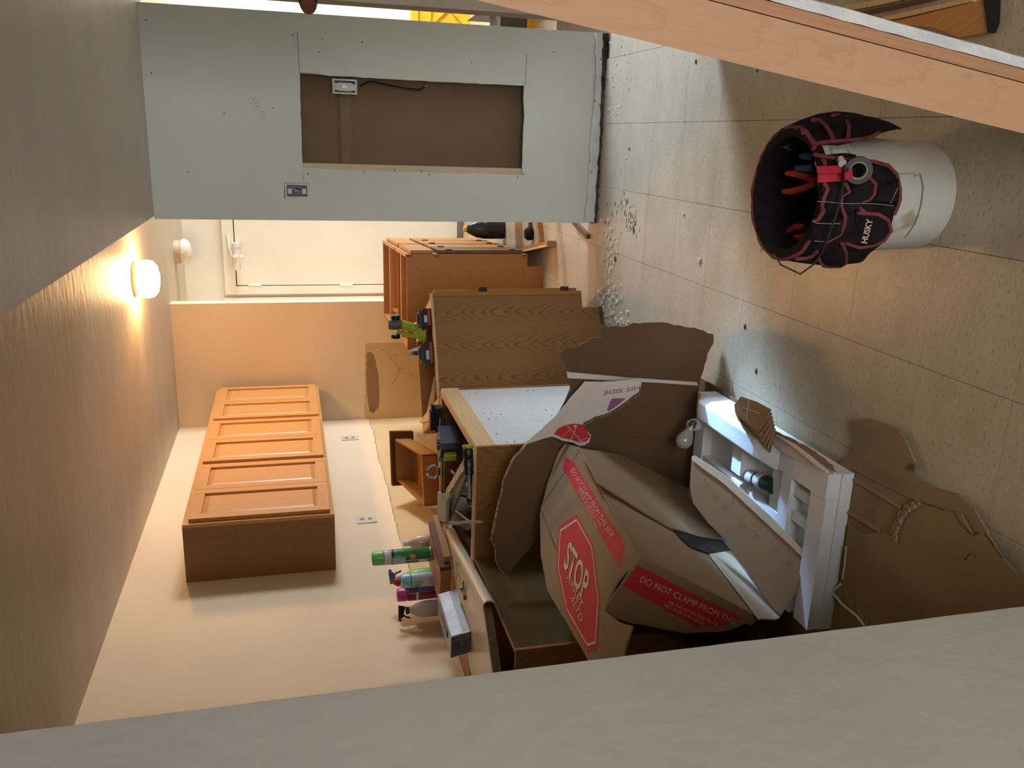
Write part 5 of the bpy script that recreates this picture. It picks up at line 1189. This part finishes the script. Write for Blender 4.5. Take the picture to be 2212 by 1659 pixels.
t = thing('dark_bench', 'dark slanted board and grey box beyond the grey wall', 'bench', (0.9, 6.0, 0))
b = nb(); q = [PZ(1018, 46, 0.30), PZ(1050, 22, 0.30), PZ(1112, 24, 0.0), PZ(1084, 50, 0.0)]; poly(b, q, (0, 0, 0.03)); obj('slanted_board', b, plain('slate board', (66, 72, 84), 0.5), t, join=True)
b = nb(); box(b, 0.66, 1.2, 5.6, 5.9, 0.0, 0.22); obj('box_body', b, plain('grey box', (84, 78, 70), 0.6), t)
obj('yellow_rim', box(nb(), 0.66, 1.2, 5.585, 5.599, 0.0, 0.045), M_yellow, t)

# ================================================================ THINGS ON THE CABINETS
def can(name, lb, p, r, h, cap, band, body, base_m=None, capf=0.19, extra=None):
    t = thing(name, lb, 'spray can', p)
    obj('can_body', lathe(nb(), p, [(0, 0), (r * .93, 0), (r, 0.004), (r * .96, 0.008), (r, 0.011), (r, h * (0.97 - capf) - 0.008), (r * 0.93, h * (0.985 - capf)), (0, h * (0.985 - capf))], 28), body, t, smooth=True)
    obj('can_foot', lathe(nb(), p, [(r * 1.0, -0.0), (r * 1.02, 0.001), (r * 1.02, 0.006), (r * 1.0, 0.007)], 28), M_steel, t, smooth=True)
    if band:
        for (z0, z1, m) in band: obj('label_band', lathe(nb(), p, [(r * 1.001, h * z0), (r * 1.012, h * z0 + 0.0005), (r * 1.012, h * z1), (r * 1.001, h * z1 + 0.0005)], 28), m, t, smooth=True)
    c = lathe(nb(), p, [(0, h * (1 - capf)), (r * 0.98, h * (1 - capf)), (r * 0.96, h * 0.965), (r * 0.86, h * 0.995), (r * 0.5, h), (r * 0.3, h * 0.975), (0, h * 0.97)], 28)
    obj('spray_cap', c, cap, t, smooth=True)
    if extra: extra(t)
    return t
M_wh = plain('white label', (224, 224, 220), 0.35); M_gr = plain('green can paint', (52, 128, 64), 0.3); M_capg = plain('light green cap', (120, 206, 92), 0.3)
M_navy = plain('navy plastic', (40, 42, 84), 0.35); M_lblue = plain('pale blue cap', (134, 204, 232), 0.3); M_silv = plain('silver blue can paint', (176, 188, 196), 0.35)
M_mag = plain('magenta cap', (206, 54, 150), 0.3); M_redc = plain('dark red can paint', (150, 36, 60), 0.3); M_txt = plain('grey small print', (92, 104, 112), 0.6)
zH2 = 0.9855
gp_ = PZ(931, 1196, zH2)
def ex1(t):
    r, h = 0.0332, 0.264
    obj('picture_patch', lathe(nb(), gp_, [(r + 0.0001, h * 0.45), (r + .0008, h * 0.46), (r + .0008, h * 0.66), (r + 0.0001, h * 0.67)], 10, a0=rad(-150), a1=rad(-70)), plain('pale splash print', (190, 212, 220), 0.4), t, smooth=True)
    obj('barcode_patch', lathe(nb(), gp_, [(r + 0.0001, h * 0.08), (r + .0008, h * 0.09), (r + .0008, h * 0.22), (r + 0.0001, h * 0.23)], 8, a0=rad(-130), a1=rad(-100)), M_wh, t, smooth=True)
    obj('orange_patch', lathe(nb(), gp_, [(r + 0.0001, h * 0.28), (r + .0008, h * 0.29), (r + .0008, h * 0.36), (r + 0.0001, h * 0.37)], 8, a0=rad(-90), a1=rad(-55)), plain('orange patch', (222, 150, 60), 0.4), t, smooth=True)
    obj('side_stripe', lathe(nb(), gp_, [(r + 0.0001, h * 0.05), (r + .0009, h * 0.06), (r + .0009, h * 0.66), (r + 0.0001, h * 0.67)], 4, a0=rad(-104), a1=rad(-98)), M_wh, t, smooth=True)
can('spray_can', 'green spray can with light green cap standing highest on the oak drawer', gp_, 0.0328, 0.264, M_capg, [(0.68, 0.80, M_wh), (0.64, 0.68, M_bpl)], M_gr, extra=ex1)
G2z = 0.881
bp_ = PZ(968, 1246, G2z)
def ex2(t):
    r, h = 0.0352, 0.222
    obj('print_patch', lathe(nb(), bp_, [(r + 0.0001, h * 0.10), (r + .0008, h * 0.11), (r + .0008, h * 0.55), (r + 0.0001, h * 0.56)], 10, a0=rad(-125), a1=rad(-70)), plain('pale print', (206, 210, 210), 0.4), t, smooth=True)
    b = nb()
    for k in range(9):
        z = bp_.z + h * (0.14 + 0.042 * k)
        tube(b, [V3((bp_.x, bp_.y, z)) + V3((math.cos(a), math.sin(a), 0)) * (r + 0.001) for a in (rad(-118), rad(-105), rad(-92), rad(-80))], 0.0006, 3)
    obj('small_print', b, M_txt, t, join=True)
    b = nb(); tube(b, [V3((bp_.x, bp_.y, bp_.z + h * 0.68)) + V3((math.cos(a), math.sin(a), 0)) * (r + 0.0012) + Z * dz for a, dz in ((rad(-125), 0), (rad(-112), 0.012), (rad(-98), 0), (rad(-110), -0.012), (rad(-124), 0))], 0.0014, 4); obj('emblem', b, M_txt, t)
can('spray_can', 'silver spray can with pale blue cap standing in front of the navy bottle', bp_, 0.0348, 0.222, M_lblue, None, M_silv, extra=ex2)
mp_ = PZ(957, 1276, G2z); mp_ = V3((max(mp_.x, XL + 0.05), mp_.y, G2z))
can('spray_can', 'dark red spray can with magenta cap behind the white spray bottle', mp_, 0.0335, 0.228, M_mag, [(0.55, 0.60, M_wh)], M_redc)
# navy cleaner bottle with bent neck and red cap
np_ = PZ(966, 1262, G2z) + V3((-0.02, 0.06, 0)); np_.x = max(np_.x, XL + 0.05)
t = thing('cleaner_bottle', 'navy cleaner bottle with slanted white neck and red cap', 'bottle', np_)
obj('bottle_body', lathe(nb(), np_, [(0, 0), (0.036, 0), (0.040, 0.006), (0.041, 0.12), (0.036, 0.165), (0.020, 0.195), (0.015, 0.20), (0, 0.2)], 24, sy=0.7), M_navy, t, smooth=True)
obj('bottle_label', lathe(nb(), np_, [(0.0405, 0.03), (0.0418, 0.031), (0.0422, 0.13), (0.0405, 0.132)], 16, sy=0.7, a0=rad(-150), a1=rad(-40)), plain('violet label', (74, 70, 130), 0.4), t, smooth=True)
na = (V3((0.5, -0.1, 0.8))).normalized()
obj('neck', lathe(nb(), np_ + Z * 0.195, [(0, 0), (0.017, 0), (0.014, 0.03), (0.014, 0.034), (0, 0.034)], 16, ax=na), M_wh, t, smooth=True)
obj('red_cap', lathe(nb(), np_ + Z * 0.195 + na * 0.0345, [(0, 0), (0.018, 0), (0.015, 0.024), (0.007, 0.03), (0.006, 0.042), (0, 0.043)], 16, ax=na), M_rplast, t, smooth=True)
# trigger sprayers
def sprayer(name, lb, p, r, h, body, trig, ang, neck=None):
    t = thing(name, lb, 'spray bottle', p)
    obj('bottle_body', lathe(nb(), p, [(0, 0), (r * .9, 0), (r, 0.006), (r, h * 0.42), (r * 0.82, h * 0.58), (r * 0.5, h * 0.70), (r * 0.36, h * 0.76), (0, h * 0.76)], 28), body, t, smooth=True)
    obj('collar', lathe(nb(), p, [(0, h * 0.762), (r * 0.45, h * 0.762), (r * 0.45, h * 0.83), (0, h * 0.83)], 18), neck or trig, t, smooth=True)
    f = Fr(p, ang); b = nb()
    hexa(b, [f.p(-0.020, -0.010, h * 0.832), f.p(0.030, -0.010, h * 0.885), f.p(0.030, 0.010, h * 0.885), f.p(-0.020, 0.010, h * 0.832), f.p(-0.028, -0.009, h * 0.97), f.p(0.036, -0.009, h * 0.98), f.p(0.036, 0.009, h * 0.98), f.p(-0.028, 0.009, h * 0.97)])
    obj('spray_head', bevel(b, 0.003), trig, t)
    b = nb(); lathe(b, f.p(0.037, 0, h * 0.945), [(0, 0), (0.008, 0), (0.008, 0.010), (0, 0.010)], 12, ax=f.x); obj('nozzle', b, trig, t)
    b = nb(); tube(b, [f.p(0.018, 0, h * 0.882), f.p(0.030, 0, h * 0.83), f.p(0.034, 0, h * 0.77), f.p(0.040, 0, h * 0.745)], 0.0045, 6); obj('trigger', b, trig, t)
    return t
M_frost = noisy('frosted bottle plastic', (206, 200, 192), (198, 192, 184), 4, 0.35)
wp_ = PZ(964, 1310, G2z); wp_.x = max(wp_.x, XL + 0.06)
sprayer('spray_bottle', 'frosted white spray bottle with black trigger head by the dark box', wp_, 0.040, 0.238, M_frost, M_bpl, rad(200))
gp2 = PZ(905, 1246, G2z + 0.0) ; gp2 = PZ(952, 1240, G2z); gp2.x = max(gp2.x, XL + 0.05)
sprayer('spray_bottle', 'green spray bottle with navy trigger head against the left wall', gp2, 0.038, 0.262, plain('bright green plastic', (118, 190, 60), 0.35), M_navy, rad(60), plain('clear collar', (214, 214, 206), 0.3))
cp2 = V3((-1.90, 3.74, G2z))
t = thing('clear_bottle', 'clear bottle with pink tinted text label behind the green spray can', 'bottle', cp2)
obj('bottle_body', lathe(nb(), cp2, [(0, 0), (0.034, 0), (0.036, 0.005), (0.036, 0.11), (0.028, 0.145), (0.014, 0.165), (0, 0.166)], 22), plain('pink tinted plastic', (216, 186, 160), 0.25), t, smooth=True)
obj('bottle_cap', lathe(nb(), cp2, [(0, 0.1665), (0.014, 0.1665), (0.014, 0.19), (0, 0.19)], 16), M_wh, t, smooth=True)
b = nb()
for k in range(8): tube(b, [cp2 + V3((math.cos(a), math.sin(a), 0)) * 0.0368 + Z * (0.03 + 0.01 * k) for a in (rad(-130), rad(-110), rad(-90), rad(-65))], 0.0012, 3)
obj('small_print', b, M_bpl, t, join=True)
# dark printed box lying on the countertop
zt3 = zt2 + 0.001
q1, q2 = PZ(985, 1272, zt3 + 0.002), PZ(1016, 1364, zt3 + 0.002)
q1.z = q2.z = zt3
t = thing('glove_box', 'dark wood printed cardboard box with shiny side on the cream countertop', 'box', (q1 + q2) / 2)
dl = (q2 - q1).normalized(); dn_ = V3((dl.y, -dl.x, 0)); dn_ = dn_ if dn_.x < 0 else -dn_
M_bx = noisy('blue black printed wood carton', (46, 52, 66), (92, 104, 128), 9, 0.22, stretch=(9, 1, 9), spec=0.8)
upv = (Z * 0.974 + dn_ * 0.22).normalized(); hB, wB, lB = 0.078, 0.095, (q2 - q1).length
b = nb(); para(b, q1, dl * lB, dn_ * wB, upv * hB); obj('carton', bevel(b, 0.002), M_bx, t)
n_ = (dl.cross(upv)).normalized(); n_ = n_ if n_.x > 0 else -n_
obj('painted_reflection', para(nb(), q1 + dl * 0.004 + upv * (hB * 0.42) + n_ * 0.0012, dl * (lB - 0.008), upv * (hB * 0.54), n_ * 0.0006), noisy('pale blue painted reflection', (176, 190, 220), (120, 134, 166), 10, 0.2, spec=0.8), t)  # pale blue sheet paints an assumed window's reflection on the box side
e1_ = q1 + dl * (lB + 0.0015)
obj('lettering', text_bm('XXL', e1_ + dn_ * 0.002 + upv * 0.022, e1_ + dn_ * 0.030 + upv * 0.022 , e1_ + dn_ * 0.002 + upv * 0.004), plain('yellow print', (220, 180, 50), 0.5), t, join=True)
b = nb()
for k in range(5): tube(b, [e1_ + dn_ * (0.012 + 0.016 * k) + upv * (hB * 0.5), e1_ + dn_ * (0.014 + 0.016 * k) + upv * (hB * 0.95)], 0.0022, 4)
obj('printed_planks', b, plain('tan print', (130, 112, 84), 0.4), t, join=True)
obj('tissue_slot', para(nb(), q1 + dl * 0.08 + upv * (hB + 0.0008) + dn_ * 0.03, dl * 0.14, dn_ * 0.03, upv * 0.002), M_bpl, t)
# small latch with chain
lp = PZ(1000, 1262, zt3)
t = thing('chain_latch', 'small tarnished chain latch lying on the cream countertop', 'latch', lp)
obj('plate', bevel(para(nb(), PZ(1006, 1296, zt3), PZ(998, 1276, zt3) - PZ(1006, 1296, zt3), V3((0.02, 0.004, 0)), (0, 0, 0.010)), 0.002), M_steel, t)
obj('chain', tube(nb(), [PZ(1000, 1274, zt3 + 0.006), PZ(1002, 1268, zt3 + 0.012), PZ(1000, 1260, zt3 + 0.006), PZ(1002, 1255, zt3 + 0.006)], 0.003, 6), M_wire, t, smooth=True)
obj('toggle', tube(nb(), [PZ(1000, 1266, zt3 + 0.008), PZ(988, 1272, zt3 + 0.008)], 0.005, 8), M_cream, t, smooth=True)

# ---- cordless tool parts on cabinet B
zB = 0.889
def battery(name, lb, p, a, sx, sy, sz, stripe):
    t = thing(name, lb, 'battery', p); f = Fr(p, a)
    obj('battery_body', bevel(f.box(nb(), -sx / 2, sx / 2, -sy / 2, sy / 2, 0, sz * 0.7), 0.006), M_bpl, t, smooth=True)
    obj('battery_top', bevel(f.box(nb(), -sx * 0.42, sx * 0.42, -sy * 0.38, sy * 0.38, sz * 0.7 + 0.0005, sz), 0.004), plain('grey black plastic', (46, 48, 54), 0.35), t, smooth=True)
    obj('red_stripe', f.box(nb(), -sx * 0.46, sx * 0.46, -sy / 2 - 0.002, -sy / 2 - 0.0003, sz * 0.12, sz * 0.30), stripe, t)
    obj('label_plate', f.box(nb(), -sx * 0.30, sx * 0.10, -sy / 2 - 0.0022, -sy / 2 - 0.0003, sz * 0.36, sz * 0.62), M_silv, t)
    obj('terminal_block', f.box(nb(), -sx * 0.25, sx * 0.25, -sy * 0.2, sy * 0.2, sz + 0.0005, sz + 0.008), M_bpl, t)
    return t
aB = math.atan2(0.277, 0.519)
p = PZ(932, 692, zB); battery('tool_battery', 'black tool battery with grey top on the cabinet rim beside the lime tool', V3((p.x, p.y + 0.03, zB)), aB, 0.090, 0.07, 0.060, plain('red stripe', (170, 50, 50), 0.4))
p = PZ(937, 768, zB); battery('tool_battery', 'black tool battery with red stripe farther left on the same cabinet rim', V3((p.x, p.y + 0.03, zB)), aB, 0.112, 0.06, 0.062, plain('red stripe', (170, 50, 50), 0.4))
p = PZ(955, 905, 0.886)
t = thing('battery_dock', 'plain black battery adapter standing on the pine rim of the tool cabinet', 'battery', (p.x, p.y, 0.886))
f = Fr(V3((p.x, p.y + 0.02, 0.886)), 0.0)
obj('dock_body', bevel(f.box(nb(), -0.062, 0.055, -0.03, 0.03, 0, 0.034), 0.005), M_bpl, t, smooth=True)
obj('dock_rail', bevel(f.box(nb(), -0.055, 0.035, -0.022, 0.022, 0.0345, 0.056), 0.004), M_bpl, t, smooth=True)
obj('dock_latch', bevel(f.box(nb(), 0.040, 0.064, -0.018, 0.018, 0.0345, 0.050), 0.003), M_bpl, t, smooth=True)
obj('dock_slot', f.box(nb(), -0.03, 0.01, -0.0315, -0.0302, 0.010, 0.014), M_silv, t)
# lime tool (upright, wheels at its head)
lx = V3((-0.955, 4.25, 0.889))
t = thing('lime_tool', 'lime green cordless tool with brown motor head standing upright behind the batteries', 'power tool', lx)
b = nb(); hexa(b, [lx + V3(q) for q in ((-0.075, -0.025, 0), (0.035, -0.025, 0), (0.035, 0.03, 0), (-0.075, 0.03, 0), (-0.045, -0.02, 0.06), (0.03, -0.02, 0.06), (0.03, 0.025, 0.06), (-0.045, 0.025, 0.06))]); obj('housing', bevel(b, 0.008), M_lime, t, smooth=True)
obj('handle', tube(nb(), [lx + V3((0.005, 0, 0.058)), lx + V3((0.018, 0, 0.10)), lx + V3((0.026, 0, 0.125))], [0.024, 0.021, 0.024], 14), M_lime, t, smooth=True)
obj('motor', lathe(nb(), lx + V3((0.026, 0, 0.126)), [(0, 0), (0.026, 0), (0.028, 0.01), (0.028, 0.055), (0.024, 0.066), (0, 0.068)], 22), M_brownpl, t, smooth=True)
obj('strut', tube(nb(), [lx + V3((-0.04, 0, 0.061)), lx + V3((-0.02, 0, 0.12)), lx + V3((-0.012, 0, 0.15))], 0.010, 8), M_lime, t, smooth=True)
for dx in (0.064, -0.028):
    obj('side_knob', lathe(nb(), lx + V3((dx - (0.01 if dx > 0 else 0.018), 0, 0.155)), [(0, 0), (0.022, 0), (0.024, 0.006), (0.022, 0.02), (0, 0.022)], 16, ax=(1, 0, 0)), M_bpl, t, smooth=True)
obj('sanding_disc', lathe(nb(), lx + V3((-0.128, 0.0, 0.028)), [(0, 0), (0.05, 0), (0.052, 0.01), (0.046, 0.022), (0, 0.026)], 28, ax=(1, 0, 0.12), sx=0.85), M_brownpl, t, smooth=True)
obj('guard_wire', tube(nb(), [lx + V3((-0.10, -0.055, 0.0)), lx + V3((-0.115, -0.06, 0.03)), lx + V3((-0.13, -0.055, 0.0))], 0.005, 6), M_steel, t, smooth=True)
# ---- tools in the open cabinet C
zC = 0.86
def seg(a, b2, r, m, par, name, n=12): return obj(name, tube(nb(), [a, b2], r, n), m, par, smooth=True)
a, b2 = PZ(1011, 968, 0.93), PZ(1013, 1026, 0.93)
t = thing('grip_tool', 'black ribbed handle tool with lime collar lying along the cabinet rim', 'power tool', (a + b2) / 2 - Z * 0.02)
a.z = b2.z = 0.93; dd = (b2 - a).normalized()
obj('grip', lathe(nb(), a, [(0, 0), (0.016, 0), (0.019, 0.006), (0.019, 0.036), (0.0175, 0.038), (0.0195, 0.041), (0.0195, (b2 - a).length * 0.72), (0.0175, (b2 - a).length * 0.74), (0.018, (b2 - a).length * 0.97), (0.014, (b2 - a).length), (0, (b2 - a).length)], 20, ax=dd), M_bpl, t, smooth=True)
seg(b2 + dd * 0.001, b2 + dd * 0.09, 0.006, M_steel, t, 'shaft')
seg(a - dd * 0.012, a - dd * 0.001, 0.022, M_lime, t, 'lime_collar', 16)
b = nb(); c = PZ(990, 955, 0.845)
t = thing('circular_sander', 'grey cordless tool with blue label tucked inside the open cabinet', 'power tool', c - Z * 0.05)
ax_ = (PZ(1002, 940, 0.86) - PZ(972, 958, 0.83)).normalized()
fr = Fr(PZ(986, 955, 0.825), rad(-30))
obj('tool_body', bevel(fr.box(nb(), -0.075, 0.055, -0.05, 0.06, 0.0, 0.085), 0.012, 3), plain('grey tool housing', (96, 98, 104), 0.4), t, smooth=True)
obj('blue_label', fr.box(nb(), -0.074, -0.012, -0.0520, -0.0505, 0.03, 0.08), plain('blue sticker', (60, 130, 220), 0.4), t)
obj('top_knob', lathe(nb(), fr.p(0.01, -0.02, 0.0855), [(0, 0), (0.026, 0), (0.024, 0.012), (0, 0.014)], 20), M_bpl, t, smooth=True)
obj('front_bumper', bevel(fr.box(nb(), -0.005, 0.055, -0.085, -0.051, 0.01, 0.09), 0.006), M_bpl, t, smooth=True)
obj('lime_trim', bevel(fr.box(nb(), 0.0, 0.035, -0.11, -0.086, 0.02, 0.075), 0.005), M_lime, t, smooth=True)
c = PZ(985, 1003, 0.80)
t = thing('vacuum_nozzle', 'brown black angular nozzle inside the open cabinet beside the ribbed handle', 'power tool', c)
obj('nozzle', bevel(lathe(nb(), c - Z * 0.03, [(0, 0), (0.05, 0), (0.056, 0.015), (0.056, 0.055), (0.046, 0.075), (0, 0.078)], 8), 0.003), M_brownpl, t)
obj('nozzle_mouth', lathe(nb(), c + Z * 0.049, [(0, 0), (0.026, 0), (0.022, 0.01), (0, 0.01)], 8), M_bpl, t)
obj('pale_lever', tube(nb(), [PZ(973, 1013, 0.84), PZ(982, 1024, 0.84)], 0.007, 8), M_cream, t, smooth=True)
# steel clip on the rim
c = PZ(951, 1018, 0.8855)
t = thing('spring_clip', 'small clear and steel spring clip pinched on the cabinet rim', 'clip', c)
for s_ in (-1, 1):
    obj('jaw', tube(nb(), [c + V3((0.015 * s_, 0, 0.008)), c + V3((0.034 * s_, 0, 0.028)), c + V3((0.026 * s_, 0, 0.052)), c + V3((0.010 * s_, 0, 0.064))], 0.006, 6), plain('bluish clear plastic', (170, 184, 200), 0.15), t, smooth=True)
obj('spring', lathe(nb(), c + V3((-0.02, 0, 0.010)), [(0, 0), (0.010, 0), (0.010, 0.04), (0, 0.04)], 12, ax=(1, 0, 0)), M_steel, t, smooth=True)
# green grey corner bead with crumbly plaster edge
t = thing('wallboard_offcut', 'green grey wallboard offcut with crumbled edge sticking out of the open cabinet', 'wallboard', PZ(990, 1100, 0.86))
zq = 0.915
obj('crumbled_edge', poly(nb(), rough_ring([PZ(x, y, 0.93) for x, y in ((1003, 988), (1008, 1004), (968, 1068), (962, 1066), (964, 1056), (984, 1022))], 0.003, 0.02, 61), (0, 0, -0.012)), noisy('crumbled plaster', (214, 200, 172), (170, 150, 122), 60, 0.9, 0.5, 120), t)
M_gg = plain('green grey board face', (146, 152, 134), 0.7)
obj('brown_face', poly(nb(), [PZ(x, y, 0.925) for x, y in ((1008, 1006), (1009, 1022), (990, 1070), (966, 1128), (962, 1128), (964, 1088), (969, 1068))], (0, 0, -0.012)), plain('brown grey board paper', (112, 98, 78), 0.8), t)  # offcut face in a brown grey paper colour
obj('end_face', poly(nb(), rough_ring([PZ(x, y, 0.945) for x, y in ((945, 1062), (948, 1066), (970, 1067), (970, 1074), (964, 1086), (963, 1127), (944, 1126))], 0.001, 0.03, 5), (0, 0, -0.014)), M_gg, t)
obj('thin_flange', poly(nb(), [PZ(x, y, 0.935) for x, y in ((943, 1124), (980, 1126), (1012, 1124), (1041, 1126), (1040, 1130), (1010, 1130), (985, 1134), (944, 1136))], (0, 0, -0.006)), M_gg, t)
# white pipe tee
c = PZ(998, 1092, 0.83)
t = thing('pipe_tee', 'white plastic pipe tee fitting inside the open cabinet', 'pipe fitting', c)
d1 = (PZ(985, 1098, 0.83) - PZ(1005, 1070, 0.83)).normalized()
def pipe(p, ax, L, r=0.034): return lathe(nb(), p, [(r * 0.86, 0), (r, 0), (r, L), (r * 0.86, L), (r * 0.82, L - 0.03), (r * 0.82, 0.0), (r * 0.86, 0)], 24, ax=ax)
obj('branch', pipe(c - d1 * 0.02, (d1 * -0.5 + Z * 0.86), 0.075), M_wh, t, smooth=True, join=True)
obj('run', pipe(c - d1 * 0.085 - Z * 0.03, d1, 0.16, 0.030), M_wh, t, smooth=True, join=True)
obj('side_branch', pipe(c + V3((0.09, -0.02, -0.02)), V3((0.35, -0.4, 0.8)), 0.055, 0.03), M_wh, t, smooth=True, join=True)
t = thing('wood_offcut', 'thin brown panel offcut leaning inside the open cabinet beside the pipe fitting', 'board', PZ(1000, 1140, 0.84))
obj('panel', poly(nb(), [PZ(x, y, 0.875) for x, y in ((975, 1098), (1010, 1124), (1018, 1140), (1010, 1146), (968, 1122))], (0, 0, -0.010)), plain('grey brown panel', (104, 90, 76), 0.6), t)
obj('panel_edge', tube(nb(), [PZ(975, 1097, 0.877), PZ(1011, 1124, 0.877)], 0.004, 5), M_pinex, t)
# pale board between B and the far wall, with its strips
t = thing('pale_board', 'pale thin panel with pine strip leaning in the gap behind the tool cabinet', 'board', (-1.5, 4.15, 0.0))
pp_ = [PZ(938, 812, 0.89), PZ(940, 842, 0.87), PZ(933, 903, 0.86), PZ(920, 898, 0.86), PZ(930, 850, 0.88)]
obj('panel', poly(nb(), pp_, (0, 0, -0.006)), plain('pale grey beige panel', (168, 148, 116), 0.6), t)
obj('pine_strip', para(nb(), PZ(913, 914, 0.87), PZ(935, 908, 0.87) - PZ(913, 914, 0.87), V3((0.0, 0.035, 0)), (0, 0, 0.012)), M_pinex, t)

# ================================================================ LITTER ON THE FLOOR
r_ = random.Random(77); b = nb()
for k in range(240):
    if k < 120: x, y = r_.gauss(1318, 10), r_.uniform(470, 700)
    elif k < 170: x, y = r_.gauss(1330, 12), r_.uniform(630, 700)
    else: x, y = r_.uniform(1310, 1360), r_.uniform(90, 480)
    p = PZ(x, y, 0.0); s_ = r_.uniform(0.002, 0.007) * (1.6 if k < 170 else 0.8); a = r_.uniform(0, 3.14)
    f = Fr(p, a); f.box(b, -s_, s_, -s_ * r_.uniform(.4, 1), s_ * .6, 0.0002, s_ * 0.6)
obj('plaster_crumbs', b, M_debris, None, label='pale plaster crumbs strewn on the floor along the old wall line', cat='debris', kind='stuff')
b = nb()
for k in range(60):
    x, y = r_.gauss(1368, 9), r_.gauss(488, 16)
    if k > 36: x, y = r_.gauss(1345, 14), r_.gauss(445, 10)
    p = PZ(x, y, 0.0002); f = Fr(p, r_.uniform(-0.5, 0.5)); s_ = r_.uniform(0.004, 0.014); f.box(b, -s_, s_, -0.002, 0.002, 0, 0.0006)
obj('dark_scuffs', b, M_dirt, None, label='dark adhesive scuffs on the tiles near the end of the grey wall', cat='stain', kind='stuff')
chips = ((1478, 463, .010, 'white'), (1513, 563, .016, 'white'), (1645, 538, .009, 'white'), (1344, 693, .022, 'white'), (1610, 706, .010, 'dark'), (1634, 802, .010, 'dark'), (1504, 133, .010, 'dark'), (1636, 153, .006, 'dark'), (1330, 560, .014, 'dark'), (1308, 480, .008, 'dark'), (1360, 322, .008, 'dark'))
names = {'white': ('white plaster chip', M_debris), 'dark': ('dark brown chip', M_dirt)}
where = ('under the end of the scuffed tiles', 'largest one midway between bucket and cabinets', 'close to the bucket side', 'long one at the cabinet foot', 'at the edge of the carton shadow', 'inside the carton shadow', 'near the leaning lumber, upper one', 'near the leaning lumber, lower one', 'among the crumbs of the old wall line', 'next to the grey wall end', 'in the daylight patch')
for (x, y, s_, kd), wtxt in zip(chips, where):
    p = PZ(x, y, 0.0003); b = nb()
    lathe(b, p, [(0, 0), (s_ * 0.9, 0), (s_, s_ * 0.2), (s_ * 0.5, s_ * 0.5), (0, s_ * 0.55)], 6, sy=0.55)
    obj('plaster_chip' if kd == 'white' else 'dark_chip', b, names[kd][1], None, label=names[kd][0] + ' on the floor ' + wtxt, cat='debris', join=True)
